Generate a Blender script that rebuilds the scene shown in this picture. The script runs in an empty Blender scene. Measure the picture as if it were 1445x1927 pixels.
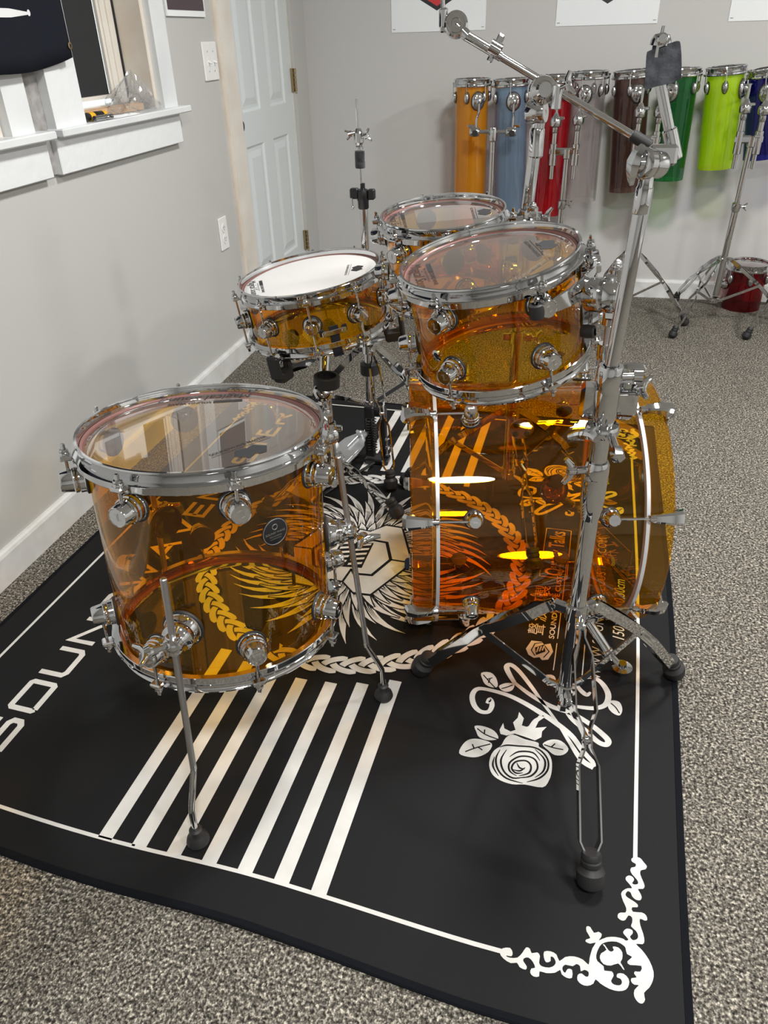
import bpy, math, random
from mathutils import Vector, Matrix, geometry
PI = math.pi
V3 = Vector
random.seed(7)
scn = bpy.context.scene
COL = scn.collection

# ------------------------------------------------------------------ camera
FPX, PITCH, ROLL, YAW, CAMH = 1422.0, math.radians(32.25), math.radians(-1.765), math.radians(14.03), 1.15
IW, IH = 1445, 1927
Fv = V3((-math.sin(YAW)*math.cos(PITCH), math.cos(YAW)*math.cos(PITCH), -math.sin(PITCH)))
R0v = V3((math.cos(YAW), math.sin(YAW), 0))
U0v = R0v.cross(Fv)
Rv = R0v*math.cos(ROLL) + U0v*math.sin(ROLL)
Uv = U0v*math.cos(ROLL) - R0v*math.sin(ROLL)
CAM = V3((0, 0, CAMH))
def ray(x, y): return Fv + Rv*((x-IW/2)/FPX) - Uv*((y-IH/2)/FPX)
def FL(x, y, z=0.0):
    r = ray(x, y); return CAM + r*((z-CAMH)/r.z)
def PY(x, y, Y):
    r = ray(x, y); return CAM + r*(Y/r.y)
def PX(x, y, X):
    r = ray(x, y); return CAM + r*(X/r.x)
cd = bpy.data.cameras.new('camera'); co = bpy.data.objects.new('camera', cd); COL.objects.link(co)
cd.sensor_fit = 'VERTICAL'; cd.sensor_height = 24.0; cd.lens = FPX/IH*24.0
cd.clip_start = 0.02; cd.clip_end = 60
M = Matrix((Rv, Uv, -Fv)).transposed().to_4x4(); M.translation = CAM
co.matrix_world = M
scn.camera = co

# ------------------------------------------------------------------ materials
def srgb(r, g, b):
    f = lambda c: (c/12.92 if c <= .04045 else ((c+.055)/1.055)**2.4)
    return (f(r/255), f(g/255), f(b/255), 1)
MATS = {}
def newmat(n):
    m = bpy.data.materials.new(n); m.use_nodes = True
    nt = m.node_tree; nt.nodes.clear()
    out = nt.nodes.new('ShaderNodeOutputMaterial')
    MATS[n] = m
    return m, nt, out
def pbr(n, col, rough=.5, metal=0., spec=.5, bump=None, emis=None, var=None, coat=0, sheen=0):
    m, nt, out = newmat(n)
    b = nt.nodes.new('ShaderNodeBsdfPrincipled')
    b.inputs['Base Color'].default_value = col; b.inputs['Roughness'].default_value = rough
    b.inputs['Metallic'].default_value = metal; b.inputs['Specular IOR Level'].default_value = spec
    b.inputs['Coat Weight'].default_value = coat
    b.inputs['Sheen Weight'].default_value = sheen
    if emis:
        b.inputs['Emission Color'].default_value = emis[0]; b.inputs['Emission Strength'].default_value = emis[1]
    nt.links.new(b.outputs[0], out.inputs[0])
    tc = nt.nodes.new('ShaderNodeTexCoord')
    if bump:
        no = nt.nodes.new('ShaderNodeTexNoise'); no.inputs['Scale'].default_value = bump[0]; no.inputs['Detail'].default_value = 4
        nt.links.new(tc.outputs['Object'], no.inputs['Vector'])
        bp = nt.nodes.new('ShaderNodeBump'); bp.inputs['Strength'].default_value = bump[1]; bp.inputs['Distance'].default_value = bump[2]
        nt.links.new(no.outputs['Fac'], bp.inputs['Height']); nt.links.new(bp.outputs[0], b.inputs['Normal'])
    if var:
        no = nt.nodes.new('ShaderNodeTexNoise'); no.inputs['Scale'].default_value = var[1]; no.inputs['Detail'].default_value = 5
        nt.links.new(tc.outputs['Object'], no.inputs['Vector'])
        mx = nt.nodes.new('ShaderNodeMix'); mx.data_type = 'RGBA'
        rp = nt.nodes.new('ShaderNodeMapRange'); rp.inputs['From Min'].default_value = .35; rp.inputs['From Max'].default_value = .65
        nt.links.new(no.outputs['Fac'], rp.inputs['Value']); nt.links.new(rp.outputs[0], mx.inputs[0])
        mx.inputs[6].default_value = col; mx.inputs[7].default_value = var[0]
        nt.links.new(mx.outputs[2], b.inputs['Base Color'])
    return m
def clearmat(n, col, edge=None, ior=1.49, gloss=1.0, rough=0.0, haze=0.0, hazecol=(1,1,1,1), refl=(1,1,1,1)):
    """thin tinted transparent plastic: the light that goes through takes the tint (more at grazing angles,
    where the path through the sheet is longer), a Fresnel share is reflected."""
    m, nt, out = newmat(n)
    N = nt.nodes.new; L = nt.links.new
    tr = N('ShaderNodeBsdfTransparent')
    lw = N('ShaderNodeLayerWeight'); lw.inputs['Blend'].default_value = .5
    mc = N('ShaderNodeMix'); mc.data_type = 'RGBA'
    pw = N('ShaderNodeMath'); pw.operation = 'POWER'; pw.inputs[1].default_value = 2.0
    L(lw.outputs['Facing'], pw.inputs[0]); L(pw.outputs[0], mc.inputs[0])
    mc.inputs[6].default_value = col; mc.inputs[7].default_value = edge or col
    L(mc.outputs[2], tr.inputs[0])
    gl = N('ShaderNodeBsdfGlossy'); gl.inputs['Roughness'].default_value = rough; gl.inputs[0].default_value = refl
    fr = N('ShaderNodeFresnel'); fr.inputs['IOR'].default_value = ior
    mu = N('ShaderNodeMath'); mu.operation = 'MULTIPLY'; mu.inputs[1].default_value = gloss; mu.use_clamp = True
    # a back face of a thin sheet reflects like its front: use the facing angle for both sides
    ge = N('ShaderNodeNewGeometry')
    L(fr.outputs[0], mu.inputs[0])
    ior2 = N('ShaderNodeMix'); ior2.data_type = 'FLOAT'
    L(ge.outputs['Backfacing'], ior2.inputs[0]); ior2.inputs[2].default_value = ior; ior2.inputs[3].default_value = 1/ior
    L(ior2.outputs[0], fr.inputs['IOR'])
    base = tr
    if haze > 0:
        df = N('ShaderNodeBsdfTranslucent'); df.inputs[0].default_value = hazecol
        d2 = N('ShaderNodeBsdfDiffuse'); d2.inputs[0].default_value = hazecol
        a = N('ShaderNodeMixShader'); a.inputs[0].default_value = .5; L(df.outputs[0], a.inputs[1]); L(d2.outputs[0], a.inputs[2])
        h = N('ShaderNodeMixShader'); h.inputs[0].default_value = haze; L(tr.outputs[0], h.inputs[1]); L(a.outputs[0], h.inputs[2])
        base = h
    mx = N('ShaderNodeMixShader'); L(mu.outputs[0], mx.inputs[0]); L(base.outputs[0], mx.inputs[1]); L(gl.outputs[0], mx.inputs[2])
    L(mx.outputs[0], out.inputs[0])
    return m

CHROME = pbr('chrome', (.62,.625,.635,1), .045, 1.0)
CHROME_SOFT = pbr('chrome_knurled', (.52,.52,.53,1), .32, 1.0, bump=(900, .5, .0006))
STEEL = pbr('brushed_steel', (.6,.6,.61,1), .25, 1.0)
ALU = pbr('cast_aluminium', (.62,.64,.66,1), .38, .85, bump=(60,.1,.001))
RUBBER = pbr('black_rubber', (.012,.012,.013,1), .55)
BLACKP = pbr('black_plastic', (.01,.01,.012,1), .3)
BLACKF = pbr('black_felt', (.02,.021,.024,1), .95, bump=(300,.6,.002), sheen=.4)
GREYFELT = pbr('grey_felt', (.018,.021,.026,1), .95, bump=(160,.9,.003), var=((.07,.078,.09,1), 60), sheen=.25)
NAVYSTRAP = pbr('navy_strap', (.005,.007,.016,1), .6)
RUGBLACK = pbr('rug_black', (.0058,.0060,.0066,1), .7, spec=.2, bump=(220,.25,.001))
RUGEDGE = pbr('rug_binding', (.0035,.0042,.0062,1), .85, spec=.12, bump=(400,.4,.001))
RUGWHITE = pbr('rug_print', (.61,.60,.57,1), .75, spec=.25, bump=(300,.2,.0006), var=((.53,.52,.49,1), 18))
WHITEPAINT = pbr('white_paint', (.74,.76,.76,1), .35, var=((.66,.69,.70,1), 6))
BASEPAINT = pbr('baseboard_paint', (.72,.73,.72,1), .4, var=((.62,.62,.60,1), 14))
ROUGHPAINT = pbr('rough_painted_timber', (.74,.76,.77,1), .5, bump=(35,.5,.004))
CREAM = pbr('cream_paint', (.74,.71,.65,1), .5, var=((.66,.62,.55,1), 7))
BEIGEJAMB = pbr('raw_pine_jamb', (.62,.55,.46,1), .6, var=((.70,.65,.58,1), 9))
GAPGREY = pbr('unpainted_gap_grey', (.36,.35,.34,1), .8, var=((.24,.23,.22,1), 40))
WOOD = pbr('pine_batten', (.62,.42,.26,1), .5, var=((.50,.32,.18,1), 25))
DOORPAINT = pbr('door_paint', (.66,.71,.715,1), .38)
PLATE = pbr('white_plastic', (.80,.80,.79,1), .3)
BRASS = pbr('old_brass', (.38,.30,.17,1), .35, .9)
NAVYCLOTH = pbr('navy_cloth', (.0065,.0085,.015,1), .85, spec=.2, bump=(500,.2,.001))
WHITECLOTH = pbr('white_cloth_print', (.72,.73,.74,1), .8)
SHADE = pbr('black_window_shade', (.013,.014,.016,1), .7)
PAPER = pbr('poster_paper', (.80,.83,.84,1), .6)
PRINTRED = pbr('print_red', (.55,.035,.04,1), .6)
PRINTBLK = pbr('print_black', (.02,.02,.022,1), .55)
DARKPIC = pbr('dark_picture_print', (.05,.035,.045,1), .3)
YELLOWP = pbr('yellow_plastic', (.75,.42,.01,1), .35)
COATED = pbr('coated_drum_skin', (.66,.655,.64,1), .6, bump=(500,.15,.0005))
INLAY = pbr('silver_inlay', (.70,.72,.74,1), .3, .4)
CEIL = pbr('ceiling_paint', (.78,.77,.75,1), .9)
LIGHTM = pbr('lamp_diffuser', (.9,.9,.9,1), .5, emis=((1,.95,.88,1), 14))

def wallmat(n, col):
    return pbr(n, col, .75, spec=.25, bump=(28,.12,.004))
WALL = wallmat('wall_paint_greige', srgb(187,187,184))
WALLB = wallmat('wall_paint_greige_back', srgb(194,193,191))

m, nt, out = newmat('speckled_carpet')
N = nt.nodes.new; L = nt.links.new
b = N('ShaderNodeBsdfPrincipled'); b.inputs['Roughness'].default_value = .95; b.inputs['Specular IOR Level'].default_value = .1
tc = N('ShaderNodeTexCoord')
vo = N('ShaderNodeTexVoronoi'); vo.inputs['Scale'].default_value = 300
no = N('ShaderNodeTexNoise'); no.inputs['Scale'].default_value = 190; no.inputs['Detail'].default_value = 3
nb = N('ShaderNodeTexNoise'); nb.inputs['Scale'].default_value = 5; nb.inputs['Detail'].default_value = 3
for x in (vo, no, nb): L(tc.outputs['Object'], x.inputs['Vector'])
cr = N('ShaderNodeValToRGB'); L(no.outputs['Fac'], cr.inputs[0])
e = cr.color_ramp.elements; e[0].position = .36; e[0].color = srgb(64,62,58); e[1].position = .64; e[1].color = srgb(178,174,164)
q = cr.color_ramp.elements.new(.5); q.color = srgb(114,111,105)
sp = N('ShaderNodeSeparateColor'); L(vo.outputs['Color'], sp.inputs[0])
cr2 = N('ShaderNodeValToRGB'); L(sp.outputs[0], cr2.inputs[0])
e = cr2.color_ramp.elements; e[0].color = (.40,.385,.37,1); e[1].color = (1.62,1.57,1.49,1)
mu = N('ShaderNodeMix'); mu.data_type = 'RGBA'; mu.blend_type = 'MULTIPLY'; mu.inputs[0].default_value = 1
L(cr.outputs[0], mu.inputs[6]); L(cr2.outputs[0], mu.inputs[7])
m3 = N('ShaderNodeMix'); m3.data_type = 'RGBA'; m3.blend_type = 'MULTIPLY'; m3.inputs[0].default_value = .25
L(mu.outputs[2], m3.inputs[6]); L(nb.outputs['Fac'], m3.inputs[7])
L(m3.outputs[2], b.inputs['Base Color'])
bp = N('ShaderNodeBump'); bp.inputs['Strength'].default_value = .9; bp.inputs['Distance'].default_value = .004
L(vo.outputs['Distance'], bp.inputs['Height']); L(bp.outputs[0], b.inputs['Normal'])
L(b.outputs[0], out.inputs[0])
CARPET = m

AMBER = clearmat('amber_acrylic', (.99,.752,.125,1), (.96,.655,.07,1), gloss=1.0, refl=(1,.96,.9,1))
AMBERHOOP = clearmat('amber_acrylic_hoop', (.97,.74,.16,1), (.93,.60,.09,1), haze=.05, hazecol=(.9,.45,.08,1))
HEAD = clearmat('clear_drum_skin', (.95,.93,.92,1), (.86,.80,.78,1), ior=1.5, gloss=2.0, rough=.015, haze=.135, hazecol=(.95,.86,.82,1))
HEADB = clearmat('clear_drum_skin_bottom', (.98,.97,.96,1), (.93,.9,.88,1), gloss=1.5, rough=.01)
HEADRING = pbr('pink_skin_collar', (.20,.095,.085,1), .35)
GLASS = clearmat('window_glass', (.96,.98,.97,1))
BAG = clearmat('clear_plastic_film', (.93,.94,.95,1), (.8,.82,.84,1), gloss=2.0, rough=.08, haze=.13, hazecol=(.95,.95,.97,1))
def tube_mat(n, c, e, hz=.12, hc=None): return clearmat(n, c, e, haze=hz, hazecol=hc or c)
T_AMBER = tube_mat('amber_tube_acrylic', (.95,.72,.10,1), (.88,.58,.05,1), .32, (1.0,.58,.03,1))
T_SKY = tube_mat('pale_blue_tube_acrylic', (.72,.82,.90,1), (.58,.70,.82,1), .22, (.50,.62,.74,1))
T_RED = tube_mat('red_tube_acrylic', (.88,.10,.14,1), (.66,.02,.05,1), .28, (.72,.01,.04,1))
T_DARKRED = tube_mat('deep_red_acrylic', (.74,.12,.18,1), (.45,.03,.06,1), .12, (.26,.01,.025,1))
T_CLEAR = tube_mat('clear_tube_acrylic', (.95,.94,.94,1), (.78,.77,.77,1), .05, (.8,.78,.78,1))
T_BROWN = tube_mat('smoke_brown_tube_acrylic', (.62,.50,.46,1), (.36,.26,.23,1), .18, (.22,.12,.10,1))
T_GREEN = tube_mat('green_tube_acrylic', (.14,.70,.32,1), (.04,.42,.15,1), .2, (.01,.26,.08,1))
T_LIME = tube_mat('lime_tube_acrylic', (.84,.98,.22,1), (.68,.92,.05,1), .34, (.80,1.0,.03,1))
T_BLUE = tube_mat('dark_blue_tube_acrylic', (.16,.20,.70,1), (.03,.04,.4,1), .2, (.01,.012,.16,1))

# ------------------------------------------------------------------ mesh tools
def frame_z(d, up=None):
    z = V3(d).normalized()
    u = V3(up) if up is not None else (V3((0,0,1)) if abs(z.z) < .95 else V3((1,0,0)))
    x = u.cross(z)
    if x.length < 1e-6: x = V3((1,0,0)).cross(z)
    x.normalize(); y = z.cross(x)
    return x, y, z
def mat_at(o, d=(0,0,1), up=None):
    x, y, z = frame_z(d, up)
    m = Matrix((x, y, z)).transposed().to_4x4(); m.translation = V3(o); return m
class MB:
    def __init__(s): s.v = []; s.f = []; s.mi = []; s.slot = 0; s.M = Matrix.Identity(4)
    def add(s, vs, fs):
        n = len(s.v); s.v += [s.M @ V3(p) for p in vs]; s.f += [[i+n for i in f] for f in fs]; s.mi += [s.slot]*len(fs); return s
    def box(s, c, size, m=None, rz=0):
        c = V3(c); a, b_, d = [k/2 for k in size]
        T = (m or Matrix.Identity(4)) @ Matrix.Translation(c) @ Matrix.Rotation(rz, 4, 'Z')
        vs = [T @ V3((x*a, y*b_, z*d)) for x in (-1,1) for y in (-1,1) for z in (-1,1)]
        return s.add(vs, [[0,1,3,2],[4,6,7,5],[0,4,5,1],[2,3,7,6],[0,2,6,4],[1,5,7,3]])
    def bbox(s, lo, hi):
        lo, hi = V3(lo), V3(hi); return s.box((lo+hi)/2, hi-lo)
    def cbox(s, c, size, m=None, ch=.002):
        """box with chamfered edges (all 12)"""
        c = V3(c); h = V3(size)/2; ch = min(ch, min(h)*.6)
        T = (m or Matrix.Identity(4)) @ Matrix.Translation(c)
        vs = []; idx = {}
        for sx in (-1,1):
            for sy in (-1,1):
                for sz in (-1,1):
                    for ax in range(3):
                        p = [sx*(h.x-ch), sy*(h.y-ch), sz*(h.z-ch)]; sg = (sx, sy, sz)
                        p[ax] = sg[ax]*h[ax]; idx[(sx,sy,sz,ax)] = len(vs); vs.append(T @ V3(p))
        fs = []
        for ax in range(3):
            o1, o2 = [(1,2),(2,0),(0,1)][ax]
            for sg in (-1,1):
                q = []
                for a, b_ in ((-1,-1),(1,-1),(1,1),(-1,1)):
                    k = [0,0,0]; k[ax] = sg; k[o1] = a; k[o2] = b_; q.append(idx[(*k, ax)])
                fs.append(q if sg > 0 else q[::-1])
        for ax in range(3):
            o1, o2 = [(1,2),(2,0),(0,1)][ax]
            for a in (-1,1):
                for b_ in (-1,1):
                    k0 = [0,0,0]; k0[ax] = -1; k0[o1] = a; k0[o2] = b_
                    k1 = list(k0); k1[ax] = 1
                    fs.append([idx[(*k0,o1)], idx[(*k1,o1)], idx[(*k1,o2)], idx[(*k0,o2)]])
        for sx in (-1,1):
            for sy in (-1,1):
                for sz in (-1,1): fs.append([idx[(sx,sy,sz,a)] for a in range(3)])
        return s.add(vs, fs)
    def lathe(s, prof, m=None, seg=32, a0=0, a1=2*PI, closed=False):
        m = m or Matrix.Identity(4); full = abs(a1-a0-2*PI) < 1e-6
        n = seg if full else seg+1; vs = []; rows = []
        for r, z in prof:
            if r < 1e-6: rows.append([len(vs)]); vs.append(m @ V3((0,0,z)))
            else:
                rows.append(list(range(len(vs), len(vs)+n)))
                for i in range(n):
                    a = a0+(a1-a0)*i/seg; vs.append(m @ V3((r*math.cos(a), r*math.sin(a), z)))
        fs = []
        pr = list(zip(rows, rows[1:])) + ([(rows[-1], rows[0])] if closed else [])
        for A, B in pr:
            for i in range(seg):
                j = (i+1) % n if full else i+1
                if len(A) == 1 and len(B) == 1: continue
                if len(A) == 1: fs.append([A[0], B[j], B[i]][::-1])
                elif len(B) == 1: fs.append([A[i], A[j], B[0]])
                else: fs.append([A[i], A[j], B[j], B[i]])
        return s.add(vs, fs)
    def tube(s, p0, p1, r0, r1=None, seg=16, inner=None):
        p0, p1 = V3(p0), V3(p1); r1 = r0 if r1 is None else r1
        L_ = (p1-p0).length; m = mat_at(p0, p1-p0)
        if inner: return s.lathe([(r0,0),(r1,L_),(inner,L_),(inner,0)], m, seg, closed=True)
        c = min(.0015, r0*.25)
        return s.lathe([(0,0),(r0-c,0),(r0,c),(r1,L_-c),(r1-c,L_),(0,L_)], m, seg)
    def sweep(s, pts, r, seg=12, closed=False, caps=True, shape=None, up=None, radii=None):
        P = [V3(p) for p in pts]; n = len(P)
        T = []
        for i in range(n):
            a = P[i-1] if (i > 0 or closed) else P[i]; b_ = P[(i+1) % n] if (i < n-1 or closed) else P[i]
            T.append((b_-a).normalized())
        x, y, z = frame_z(T[0], up); vs = []
        shp = shape or [(math.cos(2*PI*k/seg), math.sin(2*PI*k/seg)) for k in range(seg)]
        seg = len(shp)
        for i in range(n):
            if up is not None: x, y, _ = frame_z(T[i], up)
            else:
                x = (x - T[i]*x.dot(T[i])); x.normalize(); y = T[i].cross(x)
            rr = radii[i] if radii else r
            for cx, cy in shp: vs.append(P[i] + (x*cx + y*cy)*rr)
        fs = []
        for i in range(n if closed else n-1):
            a = i*seg; b_ = ((i+1) % n)*seg
            for k in range(seg): fs.append([a+k, a+(k+1)%seg, b_+(k+1)%seg, b_+k])
        if caps and not closed: fs.append(list(range(seg))[::-1]); fs.append(list(range((n-1)*seg, n*seg)))
        return s.add(vs, fs)
    def sphere(s, c, r, seg=20, sc=(1,1,1), m=None):
        k = seg//2
        T = (m or Matrix.Identity(4)) @ Matrix.Translation(V3(c)) @ Matrix.Diagonal((*sc, 1))
        return s.lathe([(r*math.sin(PI*i/k) if 0 < i < k else 0, -r*math.cos(PI*i/k)) for i in range(k+1)], T, seg)
    def prism(s, poly, t, m=None):
        """polygon (x,y) extruded 0..t along z"""
        m = m or Matrix.Identity(4); n = len(poly)
        vs = [m @ V3((x, y, 0)) for x, y in poly] + [m @ V3((x, y, t)) for x, y in poly]
        tri = geometry.tessellate_polygon([[V3((x, y, 0)) for x, y in poly]])
        fs = [list(a) for a in tri] + [[i+n for i in a] for a in tri] + [[i, (i+1)%n, (i+1)%n+n, i+n] for i in range(n)]
        return s.add(vs, fs)
    def flat(s, loops, f3):
        """filled polygon with holes; f3 maps (x,y) to a point"""
        tri = geometry.tessellate_polygon([[V3((x, y, 0)) for x, y in l] for l in loops])
        pts = [p for l in loops for p in l]
        fs = []
        for a in tri:
            p, q_, r_ = [pts[i] for i in a]
            if (q_[0]-p[0])*(r_[1]-p[1])-(q_[1]-p[1])*(r_[0]-p[0]) < 0: a = a[::-1]
            fs.append(list(a))
        return s.add([f3(*p) for p in pts], fs)
    def build(s, name, mats, parent=None, smooth=True, angle=35):
        me = bpy.data.meshes.new(name)
        inv = WINV.get(parent.name, Matrix.Identity(4)) if parent else Matrix.Identity(4)
        me.from_pydata([inv @ v for v in s.v], [], s.f)
        mats = mats if isinstance(mats, (list, tuple)) else [mats]
        for mm in mats: me.materials.append(mm)
        if len(mats) > 1:
            for p, i in zip(me.polygons, s.mi): p.material_index = i
        import bmesh
        bm = bmesh.new(); bm.from_mesh(me)
        if not getattr(s, 'keepn', False): bmesh.ops.recalc_face_normals(bm, faces=bm.faces)
        bm.to_mesh(me); bm.free()
        if smooth:
            me.polygons.foreach_set('use_smooth', [True]*len(me.polygons)); me.set_sharp_from_angle(angle=math.radians(angle))
        me.update()
        o = bpy.data.objects.new(name, me); COL.objects.link(o)
        if parent: o.parent = parent; WINV[o.name] = inv
        return o
WINV = {}
def tag(o, label, cat, group=None, kind=None):
    if label: o['label'] = label
    if cat: o['category'] = cat
    if group: o['group'] = group
    if kind: o['kind'] = kind
    return o
def thing(name, label, cat, m=None, loc=None, group=None):
    o = bpy.data.objects.new(name, None); COL.objects.link(o); o.empty_display_size = .05
    m = m if m is not None else Matrix.Translation(V3(loc or (0,0,0)))
    o.matrix_world = m; WINV[o.name] = m.inverted()
    return tag(o, label, cat, group)
def struct(o): o['kind'] = 'structure'; return o
def kids(o): return [c for c in bpy.data.objects if c.parent == o]
def spline(pts, n=8, closed=False):
    P = [V3((*p, 0)) if len(p) == 2 else V3(p) for p in pts]; out_ = []; k = len(P)
    rng = range(k) if closed else range(k-1)
    for i in rng:
        g = (lambda j: P[j % k]) if closed else (lambda j: P[max(0, min(k-1, j))])
        a, b_, c, d = g(i-1), g(i), g(i+1), g(i+2)
        for t in range(n):
            t /= n
            out_.append(.5*((2*b_)+(-a+c)*t+(2*a-5*b_+4*c-d)*t*t+(-a+3*b_-3*c+d)*t**3))
    if not closed: out_.append(P[-1])
    return out_ if len(pts[0]) == 3 else [(p.x, p.y) for p in out_]

# ------------------------------------------------------------------ room
XW, YB, ZC = -1.31, 4.0, 2.4
XR, YR = 3.3, -2.6
b = MB(); b.bbox((XW-.3, YR-.1, -.05), (XR+.1, YB+.1, 0)); struct(b.build('floor', CARPET, smooth=False))
b = MB(); b.bbox((XW-.3, YR-.1, ZC), (XR+.1, YB+.1, ZC+.1)); struct(b.build('ceiling', CEIL, smooth=False))
WZ0, WZ1 = .955, 1.98      # window opening heights
w1, w2 = (2.0, 2.462), (1.02, 1.695)   # right and left window openings along y
dy0, dy1, dz1 = 3.09, 3.815, 1.98      # door opening
b = MB()
ys = [YR, w2[0], w2[1], w1[0], w1[1], dy0, dy1, YB+.1]
T0 = XW-.13
for i, (a, c) in enumerate(zip(ys, ys[1:])):
    if i in (1, 3):
        b.bbox((T0, a, 0), (XW, c, WZ0)); b.bbox((T0, a, WZ1), (XW, c, ZC))
    elif i == 5: b.bbox((T0, a, dz1), (XW, c, ZC))
    else: b.bbox((T0, a, 0), (XW, c, ZC))
struct(b.build('wall_left', WALL, smooth=False))
b = MB(); b.bbox((XW-.13, YB, 0), (XR+.1, YB+.1, ZC)); struct(b.build('wall_back', WALLB, smooth=False))
b = MB()
b.bbox((XR, YR, 0), (XR+.1, YB, ZC)); struct(b.build('wall_right', WALL, smooth=False))
b = MB()
b.bbox((XW-.13, YR-.1, 0), (XR+.1, YR, ZC))
struct(b.build('wall_rear', WALL, smooth=False))
def baseboard(name, p0, p1, nrm, h=.087, t=.016):
    p0, p1, nrm = V3(p0), V3(p1), V3(nrm)
    d = (p1-p0).normalized(); L_ = (p1-p0).length
    m = Matrix((nrm, V3((0,0,1)), d)).transposed().to_4x4(); m.translation = p0
    b = MB(); b.prism([(0,0),(t,0),(t,h-.012),(t-.003,h-.004),(t-.008,h),(0,h)], L_, m)
    return struct(b.build(name, BASEPAINT, smooth=False))
baseboard('baseboard_left', (XW, YR, 0), (XW, 2.965, 0), (1,0,0))
baseboard('baseboard_back', (XW, YB, 0), (XR, YB, 0), (0,-1,0))
baseboard('baseboard_right', (XR, YR, 0), (XR, YB, 0), (-1,0,0))
# ceiling lamps; the pair at the right is added as fill light
def ceil_light(x, y, label):
    t = thing('ceiling_light', label, 'light', loc=(x, y, ZC), group=None)
    b = MB(); b.lathe([(0,0),(.19,0),(.19,-.018),(.178,-.022),(.172,-.018),(0,-.018)], Matrix.Translation((x,y,ZC)), 48); b.build('rim', STEEL, t)
    b = MB(); b.lathe([(.171,-.018),(.16,-.045),(.10,-.058),(0,-.062)], Matrix.Translation((x,y,ZC)), 48); b.build('diffuser', LIGHTM, t)
LAMPS = ((.27,1.9,43), (.35,-.35,46), (2.3,2.1,56), (2.3,-.4,42))  # last two are unseen fill lamps, added to soften shadows and brighten the back
for (x_, y_, p_), lb_ in zip(LAMPS, ('round white flush ceiling lamp above the drum kit', 'round white flush ceiling lamp behind the camera', 'added round white ceiling fill lamp at the far right of the room', 'added round white ceiling fill lamp at the near right of the room')):
    ceil_light(x_, y_, lb_)

# ---- windows in the left wall
def window(name, y0, y1, left_edge_casing=True, shade_gap=.115):
    t = bpy.data.objects.new(name, None); COL.objects.link(t); t.location = (XW, (y0+y1)/2, WZ0); WINV[t.name] = Matrix.Translation(t.location).inverted(); struct(t)
    b = MB()                                                            # jambs and head of raw pine
    b.bbox((T0, y1-.018, WZ0), (XW+.004, y1, WZ1)); b.bbox((T0, y0, WZ0), (XW+.004, y0+.018, WZ1)); b.bbox((T0, y0+.018, WZ1-.018), (XW+.004, y1-.018, WZ1))
    b.build('jamb', BEIGEJAMB, t, smooth=False)
    xs = XW-.085
    b = MB()                                                            # sash: outer frame strips
    a0, a1 = y0+.018, y1-.018
    for (p, q_) in (((xs-.03, a0, WZ0+.03), (xs, a0+.035, WZ1-.02)), ((xs-.03, a1-.035, WZ0+.03), (xs, a1, WZ1-.02)), ((xs-.03, a0, WZ0+.012), (xs+.012, a1, WZ0+.04)), ((xs-.03, a0, WZ1-.05), (xs, a1, WZ1-.018))):
        b.bbox(p, q_)
    b.bbox((xs-.022, a1-.062, WZ0+.04), (xs-.004, a1-.035, WZ1-.05)); b.bbox((xs-.018, a1-.075, WZ0+.05), (xs-.008, a1-.062, WZ1-.05))
    b.bbox((xs-.026, a0+.035, WZ0+.055), (xs-.002, a1-.035, WZ0+.065))
    sash = b.build('sash', CREAM, t, smooth=False)
    b = MB(); b.bbox((xs-.001, a1-.004, WZ0+.03), (xs+.006, a1+.0005, WZ1-.02)); b.build('weather_seal', RUBBER, t, smooth=False)
    b = MB(); b.bbox((xs-.028, a0+.03, WZ0+.03), (xs-.024, a1-.03, WZ1-.05)); b.build('pane', GLASS, t, smooth=False)
    b = MB(); b.bbox((xs-.021, a0+.03, WZ0+.062), (xs-.017, a1-.03-shade_gap*.42, WZ1-.04)); b.build('shade', SHADE, t, smooth=False)
    return t
w = window('window_1', *w1)
def slab(b, y0, y1, x1, z0, z1, x0=XW): b.bbox((x0, y0, z0), (x1, y1, z1))
b = MB(); slab(b, w1[1], 2.552, XW+.026, WZ0+.018, WZ1+.09); b.build('casing', WHITEPAINT, w, smooth=False)
b = MB(); slab(b, 1.872, 2.006, XW+.030, WZ0+.018, 1.13)
slab(b, 1.862, 1.93, XW+.035, WZ0+.018, WZ1+.09); slab(b, 1.93, 2.006, XW+.030, 1.13, WZ1+.09); b.build('casing', ROUGHPAINT, w, smooth=False)
b = MB(); slab(b, 1.862, 2.552, XW+.026, WZ1-.005, WZ1+.09); b.build('casing_head', WHITEPAINT, w, smooth=False)
b = MB(); b.cbox(((XW+.055+T0+.05)/2, (1.858+2.588)/2, WZ0+.0085), ((XW+.055)-(T0+.05), 2.588-1.858, .019), ch=.003); b.build('stool', WHITEPAINT, w, smooth=False)
b = MB(); b.cbox((XW+.0125, (1.862+2.556)/2, WZ0-.045), (.025, 2.556-1.862, .086), ch=.002); b.build('apron', ROUGHPAINT, w, smooth=False)
w = window('window_2', *w2)
b = MB(); slab(b, 1.70, 1.787, XW+.026, WZ0+.018, WZ1+.09); slab(b, .92, 1.022, XW+.026, WZ0+.018, WZ1+.09); b.build('casing', WHITEPAINT, w, smooth=False)
b = MB(); slab(b, .92, 1.787, XW+.026, WZ1-.005, WZ1+.09); b.build('casing_head', WHITEPAINT, w, smooth=False)
b = MB(); b.cbox(((XW+.058+T0+.05)/2, (.9+1.825)/2, WZ0+.0085), ((XW+.058)-(T0+.05), .925, .019), ch=.003); b.build('stool', WHITEPAINT, w, smooth=False)
b = MB(); b.cbox((XW+.0125, (.9+1.822)/2, WZ0-.045), (.025, .922, .086), ch=.002); b.build('apron', ROUGHPAINT, w, smooth=False)
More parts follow.
